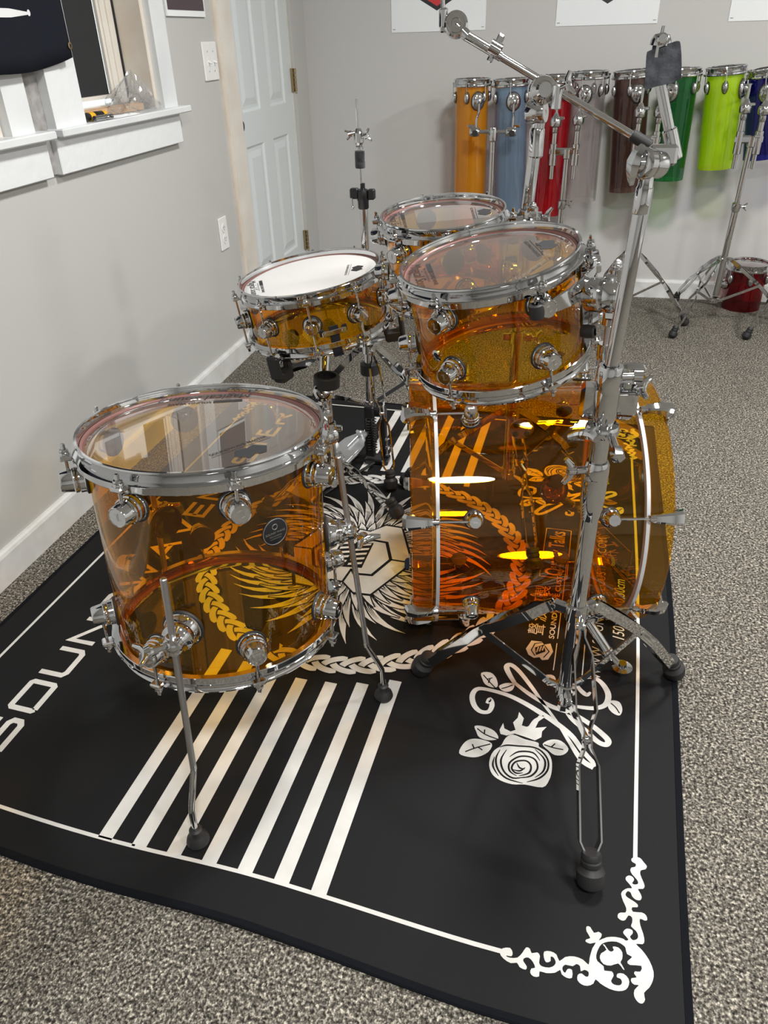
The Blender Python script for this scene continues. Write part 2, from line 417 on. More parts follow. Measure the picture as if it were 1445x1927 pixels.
b = MB(); slab(b, 1.787, 1.862, XW+.010, WZ0-.085, WZ1+.05); struct(b.build('trim_1', GAPGREY, smooth=False))

# ---- door in the left wall
t = bpy.data.objects.new('door_1', None); COL.objects.link(t); t.location = (XW, dy1, 0); WINV[t.name] = Matrix.Translation(t.location).inverted(); struct(t)
XD = XW-.02
b = MB(); b.bbox((XD-.034, dy0+.004, .012), (XD-.008, dy1-.006, dz1-.006))
# stiles and rails stand proud round the six moulded panels
W_ = dy1-dy0; px0 = dy0+.105; pw = .2; gap = W_-.21-2*pw
cols = [(px0, px0+pw), (px0+pw+gap, px0+2*pw+gap)]
rows = [(.265, .775), (.90, 1.58), (1.66, 1.88)]
ysx = [dy0+.004, cols[0][0], cols[0][1], cols[1][0], cols[1][1], dy1-.006]
for i in (0, 2, 4): b.bbox((XD-.008, ysx[i], .012), (XD, ysx[i+1], dz1-.006))
zz = [.012, rows[0][0], rows[0][1], rows[1][0], rows[1][1], rows[2][0], rows[2][1], dz1-.006]
for c0, c1 in cols:
    for i in (0, 2, 4, 6): b.bbox((XD-.008, c0, zz[i]), (XD, c1, zz[i+1]))
    for z0, z1 in rows:
        s_ = .016; q_ = .05
        m = Matrix.Identity(4)
        def fr(x, i): return [V3((x, c0+i, z0+i)), V3((x, c1-i, z0+i)), V3((x, c1-i, z1-i)), V3((x, c0+i, z1-i))]
        rings = [fr(XD, 0), fr(XD-.007, .010), fr(XD-.007, .022), fr(XD-.001, .048)]
        vs = [p for r_ in rings for p in r_]; fs = []
        for k in range(3):
            for j in range(4): fs.append([k*4+j, k*4+(j+1)%4, k*4+4+(j+1)%4, k*4+4+j])
        fs.append([12,13,14,15]); b.add(vs, fs)
b.build('door_slab', DOORPAINT, t, smooth=False)
b = MB(); b.bbox((T0+.02, dy0-.0, 0), (XW, dy0+.004, dz1)); b.bbox((XD-.03, dy1-.005, 0), (XD+.004, dy1-.001, dz1)); b.bbox((T0+.02, dy0, dz1-.004), (XW, dy1, dz1)); b.build('jamb', CREAM, t, smooth=False)
b = MB(); b.bbox((XW, 2.985, 0), (XW+.016, dy0+.008, dz1+.10)); b.bbox((XW, 2.985, dz1), (XW+.016, dy1, dz1+.10)); b.build('casing', CREAM, t, smooth=False)
b = MB(); b.bbox((XW, 2.962, 0), (XW+.009, 2.985, dz1+.12)); b.build('casing_bead', BEIGEJAMB, t, smooth=False)
for z in (.275, .985, 1.75):
    b = MB(); b.bbox((XD-.002, dy1-.012, z-.047), (XD+.012, dy1+.002, z+.047))
    for k in range(5):
        zz0 = z-.047+k*.0188; b.tube((XD+.017, dy1+.004, zz0+.0008), (XD+.017, dy1+.004, zz0+.018), .0065)
    b.sphere((XD+.017, dy1+.004, z-.05), .006)
    b.build('hinge', BRASS, t)
b = MB(); b.lathe([(0,0),(.024,0),(.024,.006),(.010,.010),(.010,.018),(.018,.022),(.022,.030),(.018,.038),(0,.040)], mat_at((XD-.010, dy0+.024, .86), (1,0,0))); b.build('door_knob', BLACKP, t)

# ---- plates on the left wall
def plate(name, label, cat, y, z, w_, h):
    t = thing(name, label, cat, loc=(XW, y, z))
    b = MB(); b.cbox((XW+.003, y, z), (.007, w_, h), ch=.003); b.build('cover_plate', PLATE, t, smooth=False)
    return t
t = plate('light_switch', 'white double toggle light switch plate between window and door', 'light switch', 2.895, 1.087, .116, .118)
for s_ in (-.023, .023):
    b = MB(); b.box((XW+.0068, 2.895+s_, 1.087), (.0015, .011, .026)); b.tube((XW+.006, 2.895+s_, 1.087), (XW+.019, 2.895+s_, 1.081), .004, .003); b.build('toggle', PLATE, t)
    for zz_ in (-.03, .03):
        b = MB(); b.tube((XW+.006, 2.895+s_, 1.087+zz_), (XW+.0075, 2.895+s_, 1.087+zz_), .0028); b.build('screw', STEEL, t)
t = plate('wall_outlet', 'white duplex power outlet low on the left wall beside door', 'power outlet', 2.815, .519, .07, .118)
for zz_ in (-.02, .02):
    b = MB(); b.lathe([(0,0),(.0165,0),(.0165,.0018),(0,.0018)], mat_at((XW+.0066, 2.815, .519+zz_), (1,0,0)), 24)
    o = b.build('socket', PLATE, t)
    b = MB()
    for s_ in (-.006, .006): b.box((XW+.0086, 2.815+s_, .522+zz_), (.0005, .002, .008))
    b.tube((XW+.0083, 2.815, .513+zz_), (XW+.0088, 2.815, .513+zz_), .0022); b.build('slot', BLACKP, o)

# ---- small dark picture on the left wall, posters on the back wall
p0, p1 = PX(313, 30, XW+.003), PX(384, 28, XW+.003)
t = thing('framed_picture', 'small dark picture print with thin white border on the left wall', 'picture', loc=(XW, p0.y, p0.z))
b = MB(); b.bbox((XW+.001, p0.y, p0.z), (XW+.007, p1.y+.002, p0.z+.34)); b.build('border', PAPER, t, smooth=False)
b = MB(); b.bbox((XW+.007, p0.y+.008, p0.z+.017), (XW+.0078, p1.y-.006, p0.z+.33)); b.build('print', DARKPIC, t, smooth=False)
def txt(body, size, mat3, depth=0.0, name='lettering', mat=None, parent=None, align='CENTER', sx=1, mb=None, shear=0, spacing=1, bold=0, fy='CENTER'):
    c = bpy.data.curves.new('t', 'FONT'); c.body = body; c.size = size; c.align_x = align; c.align_y = fy; c.shear = shear; c.space_character = spacing; c.offset = bold
    c.resolution_u = 3
    o = bpy.data.objects.new('t', c); COL.objects.link(o)
    dg = bpy.context.evaluated_depsgraph_get()
    me = bpy.data.meshes.new_from_object(o.evaluated_get(dg))
    vs = [mat3 @ V3((v.co.x*sx, v.co.y, depth)) for v in me.vertices]; fs = [list(p.vertices) for p in me.polygons]
    bpy.data.objects.remove(o); bpy.data.curves.remove(c); bpy.data.meshes.remove(me)
    if mb is not None: mb.add(vs, fs); return
    b = MB(); b.add(vs, fs); return b.build(name, mat, parent, smooth=False)
def hexlogo(b, m, s, z, half=True):
    """two interlocked open hexagons with a barred core (in plane of m)"""
    def ring(cx, r, k):
        pts = []
        for i in range(6):
            a = PI/6+i*PI/3; pts.append((cx+r*math.cos(a)*.92, r*math.sin(a)))
        return pts
    outer = [(-1.15,.45),(-.72,.95),(-.1,.80),(.12,.62),(.55,.95),(1.15,0),(.62,-.95),(.08,-.8),(-.12,-.62),(-.6,-.95),(-1.15,-.3)]
    b.flat([[(x*s, y*s) for x, y in outer]], lambda x, y: m @ V3((x, y, z)))
plab = ['white poster with a red and black emblem tip, leftmost on the back wall', 'white poster with a small black emblem tip, middle one on the back wall', 'white poster cut by the right edge of view on the back wall']
for k, ((xa, ya), (xb, yb), xt) in enumerate((((737, 61), (913, 57), 822), ((1045, 48.5), (1236, 45), 1143), ((1370, 39), (1560, 36), 1465))):
    a = PY(xa, ya, YB-.002); c = PY(xb, yb, YB-.002); z0 = (a.z+c.z)/2
    t = thing('poster', plab[k], 'poster', loc=(a.x, YB, z0), group='posters on the back wall')
    b = MB(); b.bbox((a.x, YB-.0025, z0), (c.x, YB-.001, z0+(c.x-a.x)*1.35)); b.build('sheet', PAPER, t, smooth=False)
    tip = PY(xt, 20 if k == 0 else 7, YB-.003)
    hw = .145 if k == 0 else .12
    def chev(b, w0, dz, y): b.add([V3((tip.x-w0, y, tip.z+w0*.55+dz)), V3((tip.x, y, tip.z+dz)), V3((tip.x+w0, y, tip.z+w0*.55+dz)), V3((tip.x+w0, y, tip.z+w0*1.6+dz)), V3((tip.x, y, tip.z+w0*2.1+dz)), V3((tip.x-w0, y, tip.z+w0*1.6+dz))], [[0,1,2,3,4,5]])
    b = MB(); chev(b, hw, 0, YB-.0027); o = b.build('emblem', PRINTBLK, t, smooth=False)
    b = MB(); chev(b, hw*.87, .017, YB-.003); b.build('emblem_fill', PRINTRED if k == 0 else DARKPIC, o, smooth=False)
    b = MB()
    for xx in (a.x+.012, c.x-.012): b.box((xx, YB-.0029, z0+.012), (.012, .0004, .003))
    b.build('corner_mark', GAPGREY, t, smooth=False)

# ------------------------------------------------------------------ rug
RC = V3((-.445, 1.54, 0)); RU = V3((.9993, -.037, 0)); RVv = V3((.037, .9993, 0))
def warp(u, v):
    k = min(1.04, max(0., -v/.89))
    v2 = v - .028*u*k + .004*math.sin(u*9+.5)*k**4
    u2 = u + .010*math.cos(v*3.2)*(1 if u > 0 else 0)*abs(u)
    return u2, v2
def RP(u, v, z=0):
    u, v = warp(u, v); p = RC + RU*u + RVv*v; return V3((p.x, p.y, z))
def rug_uv(x, y):
    p = FL(x, y, .005) - RC; t = (p.dot(RU), p.dot(RVv)); q_ = t
    for _ in range(3):
        w_ = warp(*q_); q_ = (q_[0]+t[0]-w_[0], q_[1]+t[1]-w_[1])
    return q_
Z1, Z2, Z3 = .0054, .0058, .0062
b = MB()
nu, nv = 40, 50
def top_z(u, v):
    e = min(.75-abs(u), (.945-v), (v+.972)); lift = 0
    if v < -.8: lift = .004*max(0, math.sin(u*11+1.2))*min(1, (-v-.8)/.17)
    return .005 + lift
vs = []; fs = []
for i in range(nu+1):
    for j in range(nv+1):
        u = -.75+1.5*i/nu; v0_ = -.968-.018*u; v = v0_+(.945-v0_)*j/nv; vs.append(RP(u, v, top_z(u, v)))
for i in range(nu):
    for j in range(nv):
        a = i*(nv+1)+j; fs.append([a, a+nv+1, a+nv+2, a+1])
b.add(vs, fs)
b.slot = 2
vb_ = lambda u: -.968-.018*u
edge = [(-.75+1.5*i/nu, vb_(-.75+1.5*i/nu)) for i in range(nu)] + [(.75, vb_(.75)+(.945-vb_(.75))*j/nv) for j in range(nv)] + [(.75-1.5*i/nu, .945) for i in range(nu)] + [(-.75, .945-(.945-vb_(-.75))*j/nv) for j in range(nv)]
pts = [RP(u, v, top_z(u, v)-.0022) for u, v in edge]
b.sweep(pts, 1, closed=True, shape=[(-.006,-.0025),(.005,-.0027),(.007,0),(.005,.0030),(-.004,.0031),(-.0065,.001)], up=(0,0,1))
b.slot = 1
def zoff(u, v, z): return z + top_z(u, v) - .005
def rf(z, su=1, sv=1): return lambda x, y: RP(x*su, y*sv, zoff(x*su, y*sv, z))
def poly(loops, z=Z1, black=False, su=1, sv=1):
    b.slot = 0 if black else 1; b.flat(loops, rf(z, su, sv))
def stroke(pts, w, z=Z1, black=False, su=1, sv=1, smooth_=0, closed=False):
    """ribbon of width w (number or list) along pts, cut out of the print"""
    if smooth_:
        if isinstance(w, (list, tuple)):
            p3 = spline([(x, y, ww) for (x, y), ww in zip(pts, w)], smooth_); pts = [(p.x, p.y) for p in p3]; w = [p.z for p in p3]
        else: pts = spline(pts, smooth_, closed)
    n = len(pts); ws = w if isinstance(w, (list, tuple)) else [w]*n
    vs = []
    for i in range(n):
        a = V3((*pts[(i-1) % n if closed else max(0, i-1)], 0)); c = V3((*pts[(i+1) % n if closed else min(n-1, i+1)], 0)); p = V3((*pts[i], 0))
        t1 = (p-a); t2 = (c-p)
        if t1.length < 1e-9: t1 = t2
        if t2.length < 1e-9: t2 = t1
        t1.normalize(); t2.normalize(); t = (t1+t2)
        t = t1 if t.length < 1e-6 else t.normalized()
        nn = V3((-t.y, t.x, 0)); k = min(1.8, 1/max(.3, abs(t.dot(t1))))
        h = ws[i]/2*k
        vs += [(p.x+nn.x*h, p.y+nn.y*h), (p.x-nn.x*h, p.y-nn.y*h)]
    f3 = rf(z, su, sv); b.slot = 0 if black else 1
    fs = [[2*i, 2*i+1, (2*i+3) % (2*n), (2*i+2) % (2*n)] for i in range(n if closed else n-1)]
    b.add([f3(*q_) for q_ in vs], fs)
def seg(a, c, w, **k):
    n = max(2, int((V3((*c,0))-V3((*a,0))).length/.04)+1)
    stroke([(a[0]+(c[0]-a[0])*i/n, a[1]+(c[1]-a[1])*i/n) for i in range(n+1)], w, **k)
HU, HV = .678, .893
lw = .0068
for su in (1, -1): seg((su*HU, -HV+.19), (su*HU, HV-.19), lw)
for sv in (1, -1): seg((-HU+.19, sv*HV), (HU-.19, sv*HV), lw)
# stripes
for sv in (-1, 1):
    for k in range(-3, 4):
        u = k*.0647; v1 = math.sqrt(.455**2-u*u)
        seg((u, -v1), (u, -HV), .0262, sv=sv)
# braided ring: two interlocked rows of hooked links, each link's head over and its tail under
NL = 62; A_ = .0205; LL = .056; RR = .402
def link(k, sgn, part):
    s0 = (k + (.5 if sgn < 0 else 0))/NL*2*PI; n = 12; t0, t1 = ((0, .72), (.70, 1.0))[part]; pts = []; ws = []
    for q_ in range(n+1):
        t = t0+(t1-t0)*q_/n; th = s0 - LL/RR*math.sin(PI*t/2); rr = RR + sgn*(A_ - 1.85*A_*(1-math.cos(PI*t/2)))
        pts.append((rr*math.cos(th), rr*math.sin(th))); ws.append(.0152*(1 if t > .12 else .55+t*3.7))
    return pts, ws
for part, lv in ((1, ((Z1, False, 0),)), (0, ((Z2, True, .0062), (Z3, False, 0)))):
    for sgn in (1, -1):
        for k in range(NL):
            for z_, blk, ex in lv:
                pts, ws = link(k, sgn, part); stroke(pts, [w_+ex for w_ in ws], z=z_, black=blk)
# wings of feathers round the emblem
def feather(th, r0, r1, w, bend, z):
    pts = []; ws = []
    for k in range(9):
        s_ = k/8; a = th + bend*s_*s_
        r_ = r0+(r1-r0)*s_; pts.append((-.012+r_*math.sin(a), -r_*math.cos(a))); ws.append(w*(.45+1.5*s_*(1-s_)*1.2)*(1-s_**3.5)+.0004)
    stroke(pts, [x+.007 for x in ws], z=z, black=True); stroke(pts, ws, z=z+.0001)
    for q_ in (-.24, .02, .26):
        sl = []
        for k in range(6):
            s_ = .02+.11*k+ (0.05 if q_ else 0.1)*k/6; a = th + bend*s_*s_ + q_*w*(1-s_*.8)/(r0+(r1-r0)*s_)
            r_ = r0+(r1-r0)*s_; sl.append((-.012+r_*math.sin(a), -r_*math.cos(a)))
        stroke(sl, [.0021,.0030,.0028,.0022,.0014,.0003], z=z+.00018, black=True)
zf = Z1
for lay, (n, r0, r1, w) in enumerate(((21, .16, .345, .0225), (20, .135, .290, .021), (18, .10, .235, .021), (14, .10, .175, .022))):
    for side in (0, 1):
        for i in range(n):
            th = (-1.25 + 2.5*(i+.5*(lay % 2))/(n-1)) + side*PI
            bd = .34*math.copysign(1, math.sin(th)*math.cos(th)) * min(1, abs(math.sin(th)*2)) * (1 if lay < 2 else .4)
            rr = r1 - .02*abs(math.sin(th*3.3))
            feather(th, r0, rr, w, bd, zf + lay*.00022 + (i % 2)*.0001)
# emblem
ZL = Z1+.0013
E1 = [(-.171,.04),(-.145,.118),(-.098,.151),(-.048,.113),(-.012,.113),(.022,.151),(.066,.148),(.125,-.002),(.03,-.148),(-.008,-.118),(-.05,-.118),(-.107,-.150),(-.15,-.14),(-.176,-.033)]
E1 = [(-.192,.0),(-.128,.148),(-.085,.150),(-.045,.116),(-.012,.112),(.022,.151),(.066,.148),(.128,-.002),(.062,-.148),(.020,-.150),(-.018,-.114),(-.05,-.112),(-.086,-.150),(-.13,-.148)]
poly([[(x*1.05, y*1.05) for x, y in E1]], z=ZL-.0001, black=True); poly([E1], z=ZL)
BK = dict(z=ZL+.0002, black=True)
stroke([(-.012,.062),(.006,.075),(.045,.072),(.074,.0),(.045,-.075),(.0,-.079),(-.012,-.060)], .0085, **BK)
stroke([(-.052,-.062),(-.07,-.075),(-.109,-.072),(-.138,.0),(-.109,.075),(-.064,.079),(-.052,.060)], .0085, **BK)
stroke([(.074,0),(.13,-.002)], .006, **BK); stroke([(-.138,0),(-.192,.0)], .006, **BK)
stroke([(-.045,.116),(-.052,.06)], .006, **BK); stroke([(-.018,-.116),(-.012,-.06)], .006, **BK)
poly([[(-.075,.052),(.012,.062),(.012,-.052),(-.075,-.062)]], z=ZL+.0002, black=True)
for k in range(5):
    for r_ in (-1, 1):
        y0 = -.048+.0215*k; x0 = -.031+r_*.021
        poly([[(x0-.017, y0), (x0+.017, y0+.012), (x0+.017, y0+.021), (x0-.017, y0+.009)]], z=ZL+.0004)
# lettering in strokes: long side reads along the rug with the letter tops to the left
LET = {
 'S': [[(1,.98),(.08,.98),(0,.90),(0,.62),(.12,.52),(.88,.52),(1,.40),(1,.12),(.88,0),(0,0)]],
 'O': [[(.06,0),(0,.08),(0,.92),(.06,1),(.94,1),(1,.92),(1,.08),(.94,0),(.06,0)]],
 'U': [[(0,1.07),(0,.12),(.12,0),(.88,0),(1,.12),(1,1.07)]],
 'N': [[(0,-.07),(0,1),(1,0),(1,1.07)]],
 'D': [[(0,0),(0,1),(.8,1),(1,.8),(1,.2),(.8,0),(0,0)]],
 'W': [[(0,1.07),(.28,0),(.5,.85),(.72,0),(1,1.07)]],
 'A': [[(0,-.07),(.5,1.02),(1,-.07)],[(.22,.32),(.78,.32)]],
 'V': [[(0,1.07),(.5,-.02),(1,1.07)]],
 'E': [[(1,1),(0,1),(0,0),(1,0)],[(0,.5),(.85,.5)]],
 'M': [[(0,-.07),(0,1),(.5,.2),(1,1),(1,-.07)]],
 'T': [[(-.05,1),(1.05,1)],[(.5,1),(.5,-.07)]],
 'R': [[(0,-.07),(0,1),(.85,1),(1,.88),(1,.58),(.85,.46),(0,.46)],[(.5,.46),(1,-.07)]],
}
v = -.777
for ch in 'SOUNDWAVE MASTER':
    if ch == ' ': continue
    w_ = {'W': .100, 'M': .088, 'A': .080, 'V': .080, 'E': .066, 'T': .072}.get(ch, .076)
    for st in LET[ch]: stroke([(-.500-(y*.057), v-.0155*min(1, max(0, -v/.89))+x*w_) for x, y in st], .0130)
    v += w_ + (.026 if ch in 'WAV' else .0285 if ch != 'M' else .030)
# roses with ribbons, mirrored to both ends
R1 = lambda x, y: rug_uv(740+x/2.627, 1080+y/2.627)
PXM = 1/1700.
def P1(l): return [R1(*q_) for q_ in l]
leaves = [([(435,490),(480,488),(508,515),(516,556),(490,562),(455,547),(440,520)], [[(445,500),(480,540),(510,570)],[(462,522),(490,515)],[(470,540),(478,520)]]),
 ([(522,556),(545,543),(575,540),(599,548),(588,575),(560,584),(535,575)], [[(535,568),(565,560),(590,550)]]),
 ([(403,752),(450,755),(500,778),(519,815),(470,823),(425,808),(410,780)], [[(415,765),(455,795),(515,818)],[(450,790),(452,770)]]),
 ([(325,887),(345,842),(380,818),(430,818),(487,840),(470,880),(420,905),(370,905)], [[(355,880),(410,860),(480,842)],[(400,865),(390,842)],[(420,858),(440,872)]]),
 ([(738,842),(780,820),(830,827),(866,866),(840,895),(798,896),(765,872)], [[(745,845),(790,860),(840,870)],[(780,858),(800,840)]]),
 ([(1062,645),(1080,626),(1118,635),(1132,670),(1120,700),(1090,692),(1065,668)], [[(1075,640),(1098,660),(1118,690)]])]
body = [(480,905),(474,950),(490,992),(530,1022),(590,1041),(650,1042),(738,1056),(770,1020),(783,975),(782,920),(760,880),(720,855),(715,835),(650,818),(590,795),(555,812),(532,850),(500,872)]
sep = [(525,772),(543,738),(549,765),(580,780),(604,772),(592,735),(615,712),(622,683),(645,715),(635,750),(660,757),(690,742),(720,700),(750,708),(718,730),(702,762),(758,757),(735,780),(732,808),(700,824),(650,806),(600,790),(560,800),(530,792)]
for sv in (1, -1):
    K = dict(sv=sv)
    stroke(P1([(462,640),(478,622),(488,650),(470,682),(430,680),(400,650),(390,605),(410,572),(455,570),(560,598),(650,640),(740,695),(800,735),(880,800),(940,880),(1004,950)]), [.006,.011,.010,.009,.010,.011,.011,.010,.009,.010,.011,.012,.012,.011,.010,.009], smooth_=6, **K)
    stroke(P1([(600,540),(575,500),(560,462),(580,450),(620,480),(680,555),(740,640),(810,735),(870,830),(930,920),(990,958)]), [.009,.011,.012,.011,.010,.009,.007,.006,.008,.011,.012], z=Z1+.0001, smooth_=6, **K)
    stroke(P1([(600,540),(680,600),(780,655),(880,690),(960,735),(1030,790),(1062,825),(1050,845),(1010,830),(950,775),(890,725),(860,690)]), [.008,.010,.011,.011,.011,.012,.012,.011,.011,.011,.010,.008], z=Z1+.0001, smooth_=6, **K)
    stroke(P1([(760,550),(790,535),(785,510),(755,508),(750,530)]), [.004,.009,.010,.008,.005], smooth_=6, **K)
    stroke(P1([(940,520),(985,512),(1030,540),(1062,595),(1050,645),(1000,664),(930,660),(870,648)]), [.004,.009,.011,.012,.011,.010,.009,.005], smooth_=6, **K)
    stroke(P1([(905,545),(925,575),(955,598),(975,585)]), [.006,.010,.010,.004], smooth_=6, **K)
    stroke(P1([(745,705),(705,725),(680,760)]), [.006,.009,.010], smooth_=4, **K)
    for lf, vn in leaves:
        poly([P1(spline(lf, 3, True))], z=Z1+.0001, **K)
        for l in vn: stroke(P1(l), .0026, z=Z1+.0003, black=True, smooth_=3, **K)
    poly([P1(spline(body, 3, True))], z=Z1+.0001, **K); poly([P1(sep)], z=Z1+.0001, **K)
    for l in ([(525,858),(560,848),(620,852),(690,858),(735,880),(765,925),(760,975),(720,1012),(660,1030)], [(528,870),(507,915),(518,970),(560,1012),(640,1036)], [(700,868),(748,920),(742,975),(700,1008)],
              [(560,870),(532,920),(545,975),(590,1010),(650,1005)], [(575,905),(620,880),(690,885),(725,925)], [(625,1010),(680,1000),(712,965),(705,925),(672,905),(620,905),(575,935),(575,975),(610,1000)],
              [(620,1000),(670,985),(680,950),(655,925),(605,930),(585,960),(605,985),(640,985)], [(610,935),(625,960),(650,965)], [(590,968),(625,975),(652,958)], [(500,905),(492,950),(520,1000)]):
        stroke(P1(l), [.0012]+[.0036]*(len(l)-2)+[.0012], z=Z1+.0003, black=True, smooth_=4, **K)
# emblem, characters, motto and address near the right border (read from the right side of the rug)
s_ = 1
def RM(u, v): # text frame: x along +v, y towards -u
    p = RP(u, v); e = RP(u, v+.01); f = RP(u-.01, v)
    X = (e-p).normalized(); Y = (f-p).normalized(); m = Matrix((X, Y, V3((0,0,1)))).transposed().to_4x4(); m.translation = p; return m
def rfit(body_, size, u, v0, v1, z=Z1, **k):
    t_ = MB(); txt(body_, size, Matrix.Identity(4), mb=t_, **k); xs_ = [p.x for p in t_.v]; w_ = max(xs_)-min(xs_); cx_ = (max(xs_)+min(xs_))/2; sc_ = (v1-v0)/w_
    b.slot = 1; f_ = [[i for i in q_] for q_ in t_.f]
    b.add([(RP(u-p.y, (v0+v1)/2+(p.x-cx_)*sc_, z+p.z)) for p in t_.v], f_)
def rtext(body_, size, u, v, z=Z1, **k):
    b.slot = 1; txt(body_, size, RM(u, v), depth=z, mb=b, **k)
rtext('聲波訂製', .041, .463, -.108, spacing=1.32)
rfit('SOUNDWAVE CUSTOM', .0165, .4955, -.203, .07, bold=.0002)
seg((.508,-.20), (.508,.09), .0018); seg((.508,-.30), (.508,-.215), .0018)
rfit('WWW.SOUNDWAVECUSTOM.COM', .031, .594, -.305, .225, spacing=1.1)
seg((.567,-.30), (.567,.10), .0022)
rfit('150×200×0.30cm', .036, .638, -.17, .05, shear=.25)
for sd in ((.447,.02,.447,.24), (.512,.02,.512,.24), (.447,.02,.512,.02), (.447,.24,.512,.24)): seg((sd[0],sd[1]), (sd[2],sd[3]), .0022)
rfit('Quality Talks', .056, .480, .03, .23, bold=.0007)
lg = [(655,370),(683,330),(733,336),(745,350),(777,345),(790,385),(765,424),(735,427),(722,412),(695,416),(668,400)]
poly([P1(lg)], z=Z1)
stroke(P1([(745,352),(770,385),(742,415)]), .0024, z=Z1+.0002, black=True); stroke(P1([(735,340),(700,345),(682,378),(700,405)]), .0024, z=Z1+.0002, black=True)
poly([P1([(700,365),(745,350),(752,385),(705,402)])], z=Z1+.0003, black=True)
for k in range(3): stroke(P1([(708+14*k,388-4*k),(718+14*k,362-3*k)]), .003, z=Z1+.0004)
# corner scrolls
C1 = lambda l: [rug_uv(900+x/3.6125, 1550+y/3.6125) for x, y in l]
corner = [(1040,240),(1065,228),(1100,235),(1125,265),(1145,290),(1135,312),(1105,318),(1100,345),(1118,390),(1130,425),(1118,445),(1085,445),(1098,470),(1110,500),(1100,522),(1070,518),(1045,495),(1035,470),(1015,460),(1000,480),(1010,500),(1050,525),(1082,550),(1080,570),(1045,570),(1050,600),(1110,605),(1140,625),(1148,655),(1130,660),(1098,648),(1100,690),(1120,750),(1128,800),(1115,822),(1070,820),(1110,860),(1160,930),(1190,1010),(1185,1070),(1160,1120),(1125,1155),(1132,1200),(1115,1228),(1085,1220),(1058,1180),(1060,1135),(1090,1103),(1060,1100),(1038,1080),(1040,1055),(1075,1050),(1058,1025),(1065,1008),(1100,1010),(1107,970),(1030,965),(1012,940),(1045,910),(1010,890),(1000,850),(985,830),(940,806),(880,806),(838,822),(815,855),(800,900),(808,940),(850,975),(855,1005),(905,1010),(918,1040),(900,1075),(920,1100),(960,1105),(975,1085),(965,1060),(940,1050),(945,1025),(985,1025),(1020,1060),(1022,1100),(1000,1135),(950,1145),(890,1130),(830,1095),(795,1065),(780,1095),(740,1110),(700,1100),(672,1070),(675,1035),(700,1025),(725,1045),(745,1045),(748,1015),(720,1000),(695,1010),(690,975),(665,960),(640,975),(590,965),(570,985),(575,1010),(590,1020),(605,995),(635,1000),(635,1055),(600,1055),(565,1030),(555,1000),(520,1020),(460,1022),(415,1010),(412,1045),(375,1045),(352,1020),(360,990),(385,985),(370,945),(340,915),(310,920),(305,940),(328,975),(320,998),(280,980),(262,950),(220,952),(170,920),(145,880),(165,850),(215,848),(232,880),(225,905),(195,900),(190,905),(215,915),(265,915),(300,880),(325,845),(350,855),(362,885),(400,880),(418,905),(412,950),(430,975),(480,985),(515,970),(525,945),(510,915),(490,910),(490,940),(460,948),(445,915),(447,875),(490,873),(530,895),(550,940),(590,912),(650,908),(710,930),(748,965),(755,920),(775,850),(798,812),(760,820),(728,805),(735,790),(760,780),(735,735),(735,702),(760,705),(785,745),(815,738),(838,755),(830,780),(818,798),(870,776),(930,773),(985,786),(1000,798),(1020,790),(990,755),(985,735),(1010,715),(1045,725),(1048,750),(1030,770),(1050,795),(1080,785),(1085,760),(1070,730),(1038,700),(1045,675),(1045,640),(1020,625),(1000,655),(975,660),(948,640),(950,615),(970,605),(1000,605),(1005,575),(985,530),(970,480),(985,455),(1015,440),(1045,440),(1025,410),(1003,385),(1003,365),(1025,353),(1050,365),(1058,385),(1045,405),(1060,415),(1085,410),(1080,385),(1045,345),(1033,320),(1040,300),(1065,295),(1070,275),(1045,260)]
heart = [(846,826),(870,862),(835,885),(825,920),(850,960),(900,970),(950,955),(980,992),(992,998),(975,965),(965,945),(976,925),(978,880),(950,845),(912,840),(920,862),(905,874),(885,866),(858,828)]
for su in (1, -1):
    for sv in (1, -1):
        poly([C1(spline(corner, 2, True))], z=Z1+.0001, su=su, sv=sv); poly([C1(spline(heart, 2, True))], z=Z1+.0001, su=su, sv=sv)
rug = b.build('rug', [RUGBLACK, RUGWHITE, RUGEDGE], smooth=False)
tag(rug, 'large black drum rug printed with white stripes, braided ring and lettering', 'rug')

